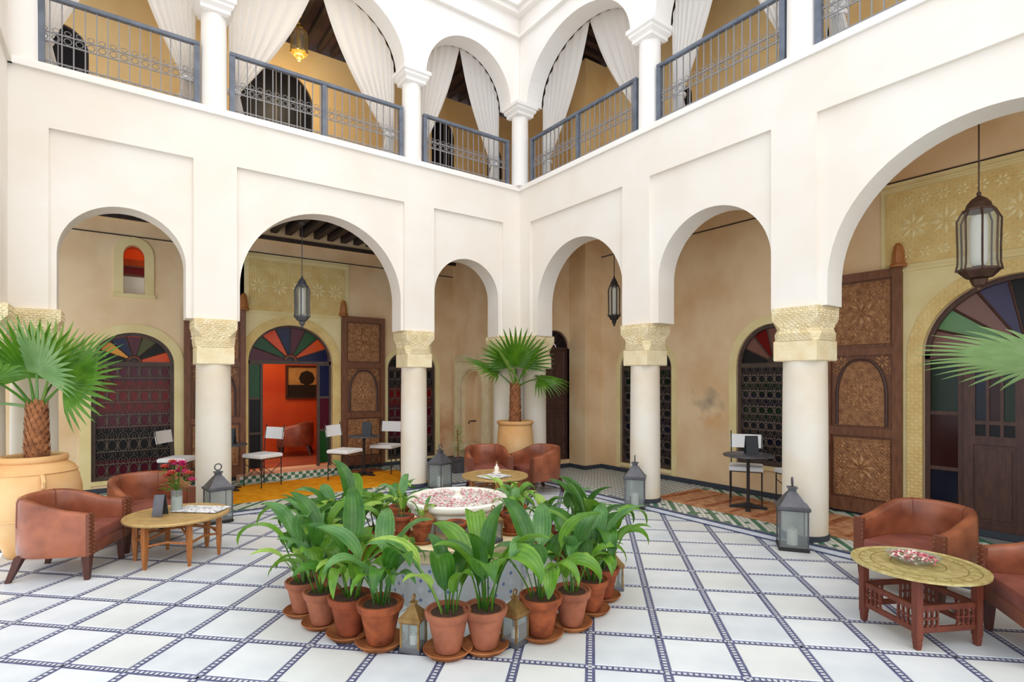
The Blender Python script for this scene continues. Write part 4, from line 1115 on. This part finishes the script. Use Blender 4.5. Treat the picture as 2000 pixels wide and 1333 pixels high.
def palm(x, y, label, trunk_h, tr, jz, fronds, rz=0):
    t = thing('fan_palm', label, 'palm', (x, y, jz)); rnd = random.Random(int(abs(x) * 100))
    m = MB(); H = trunk_h; m.lathe([(tr * 1.25, -.0), (tr * 1.05, .04), (tr, H * .4), (tr * .95, H * .8), (tr * .75, H), (tr * .4, H + .06)], 20); tk = m.build('trunk', TRUNK, t)
    m = MB(); nb = int(H / .028)
    for k in range(nb * 7):                 # overlapping leaf bases wrapped round the trunk
        a = k * 2.4; z_ = k / (nb * 7) * H; r = tr * (1.02 - .2 * z_ / H); ca, sa = math.cos(a), math.sin(a); w_ = .032
        p = lambda rr, off, zz: ((rr) * ca - off * sa, rr * sa + off * ca, zz)
        m.add([p(r, -w_, z_), p(r, w_, z_), p(r + .016, w_ * .5, z_ + .06), p(r + .022, 0, z_ + .085), p(r + .016, -w_ * .5, z_ + .06), p(r + .014, 0, z_ + .02)], [(0, 5, 4), (5, 3, 4), (0, 1, 5), (1, 2, 5), (5, 2, 3)])
    stuff(m.build('leaf_bases', TRUNK, tk))
    for az, L_, el, Rr, mi, dr, ro in fronds:
        m = MB(); fanleaf(m, R(az), L_, R(el), Rr, 26, R(100), dr, R(ro), H - .02); m.build('frond', PALM[mi], t)
    return t


def jar(x, y, label, h, r, rim, straight=False):
    t = thing('terracotta_jar', label, 'jar', (x, y, 0))
    m = MB(); k = h
    if straight: m.lathe([(r * .7, 0), (r * .8, .1 * k), (r * .95, .3 * k), (r, .5 * k), (r * .98, .7 * k), (r * .93, .88 * k), (r * .91, .93 * k), (r * .97, .945 * k), (r * 1.0, .965 * k), (r * .99, .995 * k), (r * .9, k), (r * .84, .985 * k), (r * .82, .93 * k), (0, .92 * k)], 40)
    else:
        m.lathe([(r * .52, 0), (r * .56, .01 * k), (r * .66, .12 * k), (r * .86, .3 * k), (r * .97, .45 * k), (r, .56 * k), (r * .99, .66 * k), (r * .93, .78 * k), (r * .84, .88 * k), (rim, .935 * k), (rim * 1.05, .945 * k), (rim * 1.07, .97 * k), (rim * 1.04, .995 * k), (rim * .97, k), (rim * .9, .985 * k), (rim * .88, .93 * k), (0, .92 * k)], 40)
    m.build('body', JAR, t, 45)
    m = MB()
    for f, rr in ((.40, .945), (.84, .885)) if not straight else ((.3, .955), (.5, 1.0)):
        m = MB(); m.tube([(r * rr * math.cos(a), r * rr * math.sin(a), f * k) for a in [2 * math.pi * i / 36 for i in range(36)]], .009, 5, closed=True); m.build('ridge', JAR, t, 60)
    for a in (() if straight else (R(-75), R(105))):
        m = MB(); q = [(r * .93, .70), (r * 1.06, .72), (r * 1.08, .77), (r * 1.0, .82), (r * .87, .83)]; m.tube([(u * math.cos(a), u * math.sin(a), z_ * k) for u, z_ in q], .017, 6); m.build('lug', JAR, t)
    m = MB(); m.lathe([(rim * .87, .935 * k), (.05, .95 * k), (0, .95 * k)], 24); m.build('soil', SOIL, t)
    return t


jar(-6.26, -.62, 'huge ochre terracotta jar holding the large palm at the left', .94, .37, .245)
palm(-6.24, -.62, 'large fan palm with rough trunk growing from the huge left jar', .52, .085, .885,
     [(-34, .30, 52, .66, 0, .16, 62), (-150, .40, 50, .62, 0, .2, 20), (-85, .36, 70, .60, 1, .12, -50), (20, .40, 80, .50, 2, .06, 70), (160, .42, 62, .6, 0, .2, -30), (-120, .30, 82, .58, 0, .12, 35), (178, .40, 20, .5, 1, .4, 0), (60, .34, 60, .5, 0, .2, 20)])

jar(-.36, -.36, 'tall straight ochre jar with the small palm in the inner corner', 1.0, .30, .26, True)
palm(-.36, -.36, 'small fan palm growing from the jar in the inner corner', .62, .085, .945,
     [(-36, .36, 34, .55, 0, .35, 20), (144, .34, 50, .62, 0, .2, -10), (-120, .34, 76, .72, 0, .12, 0), (-70, .36, 68, .62, 0, .15, 30), (60, .38, 72, .66, 1, .12, 0), (-160, .34, 66, .62, 2, .18, -35)])
jar(-.42, -7.46, 'ochre terracotta jar of the palm past the right edge', .94, .36, .245)
palm(-.42, -7.46, 'fan palm reaching in at the right edge with one pale frond', .55, .085, .885,
     [(134, .95, 25, .72, 1, .10, 12), (30, .4, 60, .6, 0, .2, 0), (-60, .4, 50, .6, 0, .3, 0), (-130, .4, 60, .6, 0, .3, 0), (90, .36, 72, .55, 0, .2, 0)])

# ================================================================== leather tub chairs
def tub_chair(label):
    t = thing('tub_chair', label, 'armchair', group='leather tub chairs')
    path = [(.29, .31), (.29, .15), (.288, 0)] + [(.288 * math.cos(a), -.02 - .28 * math.sin(a)) for a in [math.pi * k / 16 for k in range(1, 16)]] + [(-.288, 0), (-.29, .15), (-.29, .31)]
    n = len(path); rings = []; tops = []
    for i, (x, y) in enumerate(path):
        a = Vector(path[max(i - 1, 0)]); b_ = Vector(path[min(i + 1, n - 1)]); d = (b_ - a).normalized(); nn = Vector((d.y, -d.x))
        if nn @ Vector((x, y + .02)) < 0: nn = -nn
        f = max(0, min(1, (.31 - y) / .55)); ht = .555 + .125 * (f * f * (3 - 2 * f)); o_, i_ = .036, .036
        P = lambda off, z_: (x + nn.x * off, y + nn.y * off, z_)
        lo = .20
        rings.append([P(o_ - .01, lo), P(o_, lo + .02), P(o_ + .004, (lo + ht) / 2), P(o_, ht - .035), P(o_ * .75, ht - .012), P(0, ht), P(-i_ * .75, ht - .012), P(-i_, ht - .035), P(-i_ - .012, ht - .14), P(-i_, .36), P(-i_, lo)])
        tops.append(P(0, ht))
    m = MB(); m.loft(rings); m.build('shell', LEATHER, t, 55)
    for i in (6, 14):
        m = MB(); r_ = rings[i]; m.tube([Vector(r_[8]) , Vector(r_[7]), Vector(r_[6]), Vector(r_[5]), Vector(r_[4]), Vector(r_[3]), Vector(r_[2])], .0045, 5); m.build('seam', LEATHERD, t)
    for sg in (1, -1):
        m = MB(); m.cbox(sg * .29 - .04, sg * .29 + .04, .305, .33, .2, .553, .006); fr = m.build('arm_front', LEATHERD, t)
        m = MB()
        for k in range(9):
            for sx in (-.033, .033): m.lathe([(.005, 0), (.003, .004), (0, .005)], 6); 
        m = MB(Matrix.Rotation(-math.pi / 2, 4, 'X'))
        for k in range(10):
            for sx in (-.032, .032): m.lathe([(.0055, .33), (.004, .335), (0, .336)], 6, (sg * .29 + sx, -(.225 + k * .034), 0))
        stuff(m.build('nailheads', BRASS, fr))
    seat = [(-.25, .325), (.25, .325), (.25, .0)] + [(.25 * math.cos(a), -.0 - .25 * math.sin(a)) for a in [math.pi * k / 10 for k in range(1, 10)]] + [(-.25, 0)]
    sc = lambda s, z_: [(x * s, .04 + (y - .04) * s, z_) for x, y in seat]
    m = MB(); m.loft([sc(.97, .29), sc(1, .305), sc(1, .37), sc(.97, .388), sc(.8, .40), sc(.4, .408)]); m.build('seat_cushion', LEATHER2, t, 50)
    m = MB(); m.cbox(-.25, .25, .295, .322, .2, .295, .005); m.build('front_rail', LEATHER, t)
    for sx, sy in ((1, 1), (-1, 1), (1, -1), (-1, -1)):
        x, y = (.275 * sx, .29) if sy > 0 else (.215 * sx, -.225); dx, dy = (0, 0) if sy > 0 else (.035 * sx, -.07)
        q = lambda w_, x, y, z_: [(x - w_, y - w_, z_), (x + w_, y - w_, z_), (x + w_, y + w_, z_), (x - w_, y + w_, z_)]
        m = MB(); m.loft([q(.017, x + dx, y + dy, 0), q(.024, x + dx * .5, y + dy * .5, .1), q(.031, x, y, .205)]); m.build('leg', LEGWOOD, t)
    return t


def face(o, deg): o.rotation_euler = (0, 0, R(deg) - math.pi / 2); return o


c0 = face(tub_chair('tan leather tub chair at the left, side on, beside the honey-wood table'), -25); c0.location = (-5.965, -1.42, 0)
def chair(x, y, deg, label): return dup(c0, (x, y, 0), R(deg) - math.pi / 2, label)
chair(-5.37, -.78, -72, 'tan leather tub chair behind the vase of pink flowers')
chair(-1.17, -.74, -112, 'tan leather tub chair beyond the fountain, left of the corner jar')
chair(-.53, -1.16, 178, 'tan leather tub chair beyond the fountain, turned sideways right of corner jar')
chair(-.53, -5.96, 168, 'tan leather tub chair facing us behind the round brass tray table')
chair(-1.00, -6.85, 126, 'tan leather tub chair cut by the right edge of the picture')
cs = dup(c0, (-2.64, 4.1, .13), R(70), 'dark leather tub chair inside the orange room, seen through the doorway')

# ================================================================== low tables
t = thing('coffee_table', 'low honey-wood table with six legs, beside the left armchair', 'table', (-5.16, -1.58, 0))
m = MB(); m.lathe([(.40, .385), (.43, .39), (.435, .405), (.43, .415), (.40, .418), (.392, .412), (0, .411)], 40); m.build('tray_top', TANTRAY, t, 30)
for k in range(6):
    a = R(60 * k + 40); x, y = .345 * math.cos(a), .345 * math.sin(a); m = MB(Matrix.Translation((x, y, 0)) @ Matrix.Rotation(a, 4, 'Z'))
    q = lambda w_, z_: [(-w_, -w_, z_), (w_, -w_, z_), (w_, w_, z_), (-w_, w_, z_)]
    m.loft([q(.011, 0), q(.019, .12), q(.022, .25), q(.021, .388)]); m.build('leg', OAK, t)
    b_ = R(60 * k + 100); m = MB(); m.tube([(x, y, .20), (.29 * math.cos((a + b_) / 2), .29 * math.sin((a + b_) / 2), .225), (.345 * math.cos(b_), .345 * math.sin(b_), .20)], .011, 6); m.build('side_rail', OAK, t)
for k in range(3):
    a = R(60 * k + 40); m = MB(); m.tube([(.33 * math.cos(a), .33 * math.sin(a), .25), (0, 0, .31 + .012 * k), (-.33 * math.cos(a), -.33 * math.sin(a), .25)], .010, 6); m.build('cross_stretcher', OAK, t)
tab0 = t
dup(t, (-1.60, -1.60, 0), R(20), 'low honey-wood table beyond the fountain, before the two far armchairs')

t = thing('tray_table', 'round engraved brass tray table on a red lattice-wood frame', 'table', (-1.37, -6.19, 0), R(62))
m = MB(); m.lathe([(.0, .434), (.36, .434), (.375, .438), (.375, .450), (.365, .452), (.355, .446), (.0, .445)], 48); top = m.build('brass_tray', BRASSTRAY, t, 30)
m = MB()
for r in (.325, .26, .15): m.tube([(r * math.cos(a), r * math.sin(a), .4455) for a in [2 * math.pi * k / 48 for k in range(48)]], .0028, 4, closed=True)
for k in range(24):
    a = 2 * math.pi * k / 24; m.tube([(.265 * math.cos(a), .265 * math.sin(a), .4455), (.292 * math.cos(a + .07), .292 * math.sin(a + .07), .4455), (.32 * math.cos(a), .32 * math.sin(a), .4455)], .0022, 4)
stuff(m.build('engraving', BRASSDK, top))
h = .21
for sx in (-1, 1):
    for sy in (-1, 1):
        q = lambda w_, z_: [(sx * h - w_, sy * h - w_, z_), (sx * h + w_, sy * h - w_, z_), (sx * h + w_, sy * h + w_, z_), (sx * h - w_, sy * h + w_, z_)]
        m = MB(); m.loft([q(.014, 0), q(.018, .04), q(.017, .05), q(.021, .07), q(.021, .434)]); m.build('leg', REDWOOD, t)
for k in range(4):
    M_ = Matrix.Rotation(math.pi / 2 * k, 4, 'Z') @ Matrix.Translation((0, -h, 0))
    for z_ in (.10, .235):
        m = MB(M_); m.cbox(-h + .02, h - .02, -.012, .012, z_, z_ + .035, .004); m.build('rail', REDWOOD, t)
    for sx in (-1, 1):
        m = MB(M_)
        for i in range(4): m.box(sx * (h - .03) - sx * i * .036 - .004, sx * (h - .03) - sx * i * .036 + .004, -.008, .008, .133, .237)
        m.box(min(sx * (h - .03), sx * (h - .138)), max(sx * (h - .03), sx * (h - .138)), -.008, .008, .181, .189)
        for i in range(4):
            for j in range(3): m.lathe([(0, -.012), (.010, -.006), (.012, 0), (.010, .006), (0, .012)], 8, (sx * (h - .03) - sx * i * .036, 0, .14 + j * .045))
        stuff(m.build('lattice', REDWOOD, t))
t = thing('petal_dish', 'shallow glass dish of rose petals on the brass tray table', 'dish', (-1.36, -6.16, .4535))
m = MB(); m.lathe([(.07, 0), (.10, .004), (.14, .03), (.155, .045), (.15, .046), (.135, .032), (.095, .009), (0, .008)], 32); m.build('dish', GLASS, t, 40)
m = MB(); rnd = random.Random(9)
for k in range(190):
    a = rnd.uniform(0, 6.283); r = .125 * rnd.random() ** .5; x, y = r * math.cos(a), r * math.sin(a); s = rnd.uniform(.012, .022); b_ = rnd.uniform(0, 6.28); m.mi = rnd.choice((0, 0, 1, 2, 2, 2)); z_ = .014 + .03 * (1 - (r / .13) ** 2) + rnd.uniform(0, .012)
    m.add([(x, y, z_), (x + s * math.cos(b_), y + s * math.sin(b_), z_ + .008), (x + 1.5 * s * math.cos(b_ + .6), y + 1.5 * s * math.sin(b_ + .6), z_ + .004), (x + s * math.cos(b_ + 1.2), y + s * math.sin(b_ + 1.2), z_ + .01)], [(0, 1, 2, 3)])
stuff(m.build('petals', [PINK, RED, WHITEP], t))

# things on the left table
def paper_sheet(x, y, z_, rz, w_, l_, label):
    t = thing('newspaper', label, 'newspaper', (x, y, z_), rz)
    m = MB(); vs = []; n = 8
    for i in range(n + 1):
        for j in (0, 1): vs.append((-w_ / 2 + w_ * i / n, (j - .5) * l_, .004 + .006 * abs(math.sin(i * .9))))
    m.add(vs, [(i * 2, i * 2 + 2, i * 2 + 3, i * 2 + 1) for i in range(n)]); m.box(-w_ / 2, w_ / 2, -l_ / 2, l_ / 2, 0, .004); m.build('pages', PAPER, t)


paper_sheet(-4.97, -1.56, .42, R(48), .24, .46, 'folded newspaper lying on the left honey-wood table')
paper_sheet(-1.70, -1.72, .42, R(10), .34, .30, 'newspaper lying on the low table beyond the fountain')
t = thing('menu_holder', 'black folded menu stand next to the flower vase', 'menu', (-5.30, -1.60, .4185), R(-34))
for sg in (-1, 1):
    m = MB(); m.hexa([(-.045, sg * .05 - .004, 0), (.045, sg * .05 - .004, 0), (.045, sg * .05 + .004, 0), (-.045, sg * .05 + .004, 0)], [(-.045, sg * .008 - .004, .19), (.045, sg * .008 - .004, .19), (.045, sg * .008 + .004, .19), (-.045, sg * .008 + .004, .19)]); m.build('cover', MENU if sg > 0 else ZINC, t)
t = thing('flower_vase', 'glass vase with magenta and red flowers on the left table', 'vase', (-5.16, -1.47, .4185))
m = MB(); m.lathe([(.045, 0), (.05, .004), (.05, .20), (.047, .20), (.047, .012), (0, .01)], 24); m.build('vase', GLASS, t, 40)
m = MB(); m.lathe([(.046, .012), (.046, .13), (0, .13)], 20); m.build('water', WATER, t)
rnd = random.Random(5)
for k in range(15):
    a = rnd.uniform(0, 6.28); r = rnd.uniform(.01, .035); q = rnd.uniform(.03, .13) if k else .02; zt = rnd.uniform(.33, .47) - q * .5
    tip = Vector((q * math.cos(a), q * math.sin(a), zt))
    m = MB(); m.tube([(-r * math.cos(a), -r * math.sin(a), .015), (0, 0, .17), (tip.x * .6, tip.y * .6, .17 + (zt - .17) * .6), tip], .0032, 5); m.build('stem', LEAF[0], t)
    m = MB(); nb = 16
    for j in range(nb):
        b_ = j * 2.4; e = .25 + 1.1 * j / nb; L_ = .052 * (1.1 - .4 * j / nb); ca, sa = math.cos(b_), math.sin(b_); d = Vector((math.cos(e - .3) * ca, math.cos(e - .3) * sa, math.sin(e))); s = Vector((-sa, ca, 0)) * .016
        m.add([tuple(tip), tuple(tip + d * L_ * .6 + s), tuple(tip + d * L_ + Vector((0, 0, .004))), tuple(tip + d * L_ * .6 - s)], [(0, 1, 2, 3)])
    m.build('bloom', MAGENTA if k % 5 < 3 and tip.x > -.06 else FROSE, t)
for k in range(44):
    a = rnd.uniform(0, 6.28); zt = rnd.uniform(.19, .38); q = rnd.uniform(.02, .09); L_ = rnd.uniform(.06, .1); ca, sa = math.cos(a), math.sin(a); b_ = Vector((q * ca, q * sa, zt)); d = Vector((ca, sa, rnd.uniform(-.3, .6))); s = Vector((-sa, ca, 0)) * .014
    m = MB(); m.add([tuple(b_), tuple(b_ + d * L_ * .5 + s), tuple(b_ + d * L_), tuple(b_ + d * L_ * .5 - s), tuple(b_ + d * L_ * .5 + Vector((0, 0, -.004)))], [(0, 1, 4), (1, 2, 4), (2, 3, 4), (3, 0, 4)]); m.build('leaf', LEAF[k % 3], t)
t = thing('clay_urn', 'narrow reddish clay urn on the floor behind the flower vase', 'urn', (-5.02, -.36, 0))
m = MB(); m.lathe([(.075, 0), (.08, .01), (.105, .15), (.115, .3), (.105, .40), (.075, .45), (.072, .47), (.085, .49), (.08, .495), (.065, .47), (0, .46)], 28); m.build('body', COPPER, t, 40)
m = MB(); m.tube([(.1146 * math.cos(a), .1146 * math.sin(a), .3) for a in [2 * math.pi * i / 28 for i in range(28)]], .006, 5, closed=True); m.build('band', TERRA2, t)
# far table: small bottle on a dish
t = thing('bottle', 'small pale bottle with stopper on the far low table', 'bottle', (-1.52, -1.52, .4185))
m = MB(); m.lathe([(.05, 0), (.06, .006), (.06, .012), (.03, .014), (.034, .05), (.03, .08), (.012, .10), (.012, .125), (.016, .13), (.012, .15), (0, .152)], 20); m.build('glass', FROST, t, 40)
m = MB(); m.lathe([(.013, .125), (.017, .13), (.014, .155), (0, .16)], 12); m.build('stopper', BRASS, t, 40)
# clipped little tree in a square planter
t = thing('potted_shrub', 'spindly little shrub in dark square planter under the small left arch', 'plant', (-.75, .82, GZ))
m = MB(); q = lambda a, z_: [(-a, -a, z_), (a, -a, z_), (a, a, z_), (-a, a, z_)]; m.loft([q(.09, 0), q(.115, .22), q(.125, .225), q(.125, .26), q(.108, .26), q(.104, .24)]); m.build('planter', ZINC, t)
m = MB(); m.tube([(0, 0, .22), (.01, 0, .45), (-.008, .01, .75)], .011, 6); m.build('stem', TRUNK, t)
m = MB(); rnd = random.Random(4)
for k in range(240):
    a = rnd.uniform(0, 6.28); z_ = rnd.uniform(.36, .84); r = rnd.uniform(.01, .085) * (1.15 - abs(z_ - .5) * .9); c = Vector((r * math.cos(a), r * math.sin(a), z_)); d = Vector((math.cos(a), math.sin(a), rnd.uniform(-.4, .8))) * .035; s = Vector((-math.sin(a), math.cos(a), .2)) * .011
    m.add([tuple(c), tuple(c + d * .5 + s), tuple(c + d), tuple(c + d * .5 - s)], [(0, 1, 2, 3)])
stuff(m.build('foliage', LEAF[2], t))

# ================================================================== bistro sets
def bistro_chair(label, loc, deg, src=[]):
    if src: return dup(src[0], loc, R(deg) - math.pi / 2, label)
    t = thing('bistro_chair', label, 'chair', loc, R(deg) - math.pi / 2, 'white canvas bistro chairs'); src.append(t)
    for sx in (-1, 1):
        for sy in (-1, 1):
            m = MB(); z1 = .45 if sy > 0 else .93
            m.tube([(sx * .19, sy * .18, 0), (sx * .19, sy * .18, .44)] + ([(sx * .19, -.20, .70), (sx * .195, -.235, .92), (sx * .195, -.24, .935)] if sy < 0 else []), .0085, 6); m.build('leg', IRON, t)
        m = MB(); m.tube([(sx * .19, .18, .1), (sx * .19, -.18, .36)], .006, 5); m.tube([(sx * .19, -.18, .1), (sx * .19, .18, .36)], .006, 5); m.build('cross_brace', IRON, t)
    m = MB(); m.tube([(-.19, .18, .44), (.19, .18, .44), (.19, -.18, .44), (-.19, -.18, .44)], .008, 6, closed=True); m.build('seat_frame', IRON, t)
    m = MB(); r = lambda e, z_: [(-.205 + e, -.195 + e, z_), (.205 - e, -.195 + e, z_), (.205 - e, .2 - e, z_), (-.205 + e, .2 - e, z_)]; m.loft([r(.01, .446), r(0, .456), r(0, .492), r(.015, .505), r(.08, .512)]); m.build('seat_cushion', CANVAS, t)
    m = MB(); rings = []
    for k in range(9):
        x = -.20 + .4 * k / 8; y = -.02 * math.sin(math.pi * k / 8); rings.append([(x, -.206 + y, .71), (x, -.196 + y, .71), (x, -.225 + y, .89), (x, -.238 + y, .89)])
    m.loft(rings); m.build('back_canvas', CANVAS, t)
    return t


bistro_chair('white canvas chair before the doorway side light, left of the orange room', (-3.80, 1.52, GZ), -152)
bistro_chair('white canvas chair behind the column and flower vase, mostly hidden', (-4.88, 1.80, GZ), -35)
bistro_chair('white canvas chair right of the orange doorway, nearer of the pair', (-2.60, 1.30, GZ), -55)
bistro_chair('white canvas chair before the carved leaf, right of small round table', (-1.78, 1.55, GZ), -140)
bistro_chair('white canvas chair at the bistro table in the right gallery', (1.13, -3.50, GZ), -150)
bistro_chair('second white chair of right gallery, half hidden behind the thick column', (1.32, -4.10, GZ), 158)


def bistro_table(label, loc, h=.66, r=.27):
    t = thing('bistro_table', label, 'table', loc, R(30))
    m = MB(); m.lathe([(r - .01, h), (r, h + .006), (r, h + .02), (r - .01, h + .026), (0, h + .026)], 32); m.build('top', ZINC, t, 40)
    m = MB(); m.lathe([(.04, .03), (.024, .05), (.02, .1), (.02, h - .06), (.03, h - .02), (.08, h)], 14); m.build('post', IRON, t, 40)
    for k in range(4):
        M_ = Matrix.Rotation(math.pi / 2 * k, 4, 'Z'); m = MB(M_); m.loft([[(.0, -.03, .02), (.0, .03, .02), (.0, .03, .075), (.0, -.03, .075)], [(.13, -.025, .01), (.13, .025, .01), (.13, .025, .045), (.13, -.025, .045)], [(.22, -.03, 0), (.22, .03, 0), (.22, .03, .025), (.22, -.03, .025)]]); m.build('foot', IRON, t)
    return t


def menu_card(label, loc, rz):
    t = thing('menu_card', label, 'menu', loc, rz)
    for sg in (-1, 1):
        m = MB(); m.hexa([(-.075, sg * .05 - .004, 0), (.075, sg * .05 - .004, 0), (.075, sg * .05 + .004, 0), (-.075, sg * .05 + .004, 0)], [(-.075, sg * .008 - .004, .23), (.075, sg * .008 - .004, .23), (.075, sg * .008 + .004, .23), (-.075, sg * .008 + .004, .23)]); m.build('cover', MENU, t)


bistro_table('small round bistro table left of the orange doorway, behind the column', (-4.30, 1.45, GZ)); menu_card('dark menu stand on the table left of the orange doorway', (-4.27, 1.42, GZ + .687), R(-36))
bistro_table('small round bistro table between the two chairs right of doorway', (-2.20, 1.50, GZ)); menu_card('dark menu stand on the table right of the orange doorway', (-2.16, 1.47, GZ + .687), R(-30))
bistro_table('round bistro table on the rust rug in the right gallery', (.84, -3.70, GZ + .006), .66, .30); menu_card('dark menu stand on the right gallery table', (.88, -3.72, GZ + .693), R(-40))

# ================================================================== rugs, painting
def rug(name, x0, x1, y0, y1, m_, label, z_=GZ + .0005):
    t = thing(name, label, 'rug', ((x0 + x1) / 2, (y0 + y1) / 2, z_)); X, Y = (x1 - x0) / 2, (y1 - y0) / 2; n = 30; rnd = random.Random(len(label))
    m = MB(); m.cbox(-X, X, -Y, Y, 0, .008, .003); m.build('pile', m_, t)
    return t, X, Y


t, X, Y = rug('carpet', -4.42, -1.55, .40, 1.72, YCARPET, 'bright saffron yellow carpet on the left gallery floor')
m = MB()
for k in range(70):
    for s in (-1, 1): y = -Y + 2 * Y * (k + .5) / 70; m.box(s * X - .03 * (s < 0), s * X + .03 * (s > 0), y - .004, y + .004, .001, .004)
stuff(m.build('fringe', YCARPET, t))
t, X, Y = rug('kilim', .40, 1.42, -5.6, -2.55, KILIM, 'worn rust and orange kilim under the right gallery table')
for k in range(9):
    y = -Y + .25 + k * .33; m = MB(); m.box(-X + .08, X - .08, y, y + (.05 if k % 2 else .09), .008, .0095); m.build('stripe', KILIMD, t)
m = MB()
for k in range(18):
    for j in range(4): star(MB(), 0, 0, 1, 0) if False else None
t, X, Y = rug('runner', -2.30, -1.72, 1.75, 2.15, KILIMD, 'small dark rug by the carved door leaf right of doorway')
t = thing('painting', 'dark tree landscape painting in a thin frame on the orange wall', 'painting', (-2.36, 4.73, 1.62))
m = MB()
for a in ((-.34, .34, -.36, -.32), (-.34, .34, .32, .36), (-.34, -.30, -.32, .32), (.30, .34, -.32, .32)): m.box(a[0], a[1], -.03, .015, a[2], a[3])
m.build('frame', BRONZE, t)
m = MB(); m.box(-.30, .30, -.005, .01, -.32, .32); cv = m.build('canvas', mat('painted_sky', (196, 168, 96), .7, (170, 140, 84), 4), t)
DKG = mat('painted_tree', (36, 36, 26), .7)
m = MB(); m.box(-.30, .30, -.008, -.005, -.32, -.06); m.lathe([(0, -.16), (.13, -.1), (.17, 0), (.12, .12), (0, .17)], 10, (0, 0, 0)); m.v = [(x + .10, max(-.01, min(-.005, y * .02 - .007)), z_ + .08) if i >= 8 else (x, y, z_) for i, (x, y, z_) in enumerate(m.v)]; m.box(.09, .12, -.009, -.005, -.1, 0); stuff(m.build('painted_tree', DKG, cv))
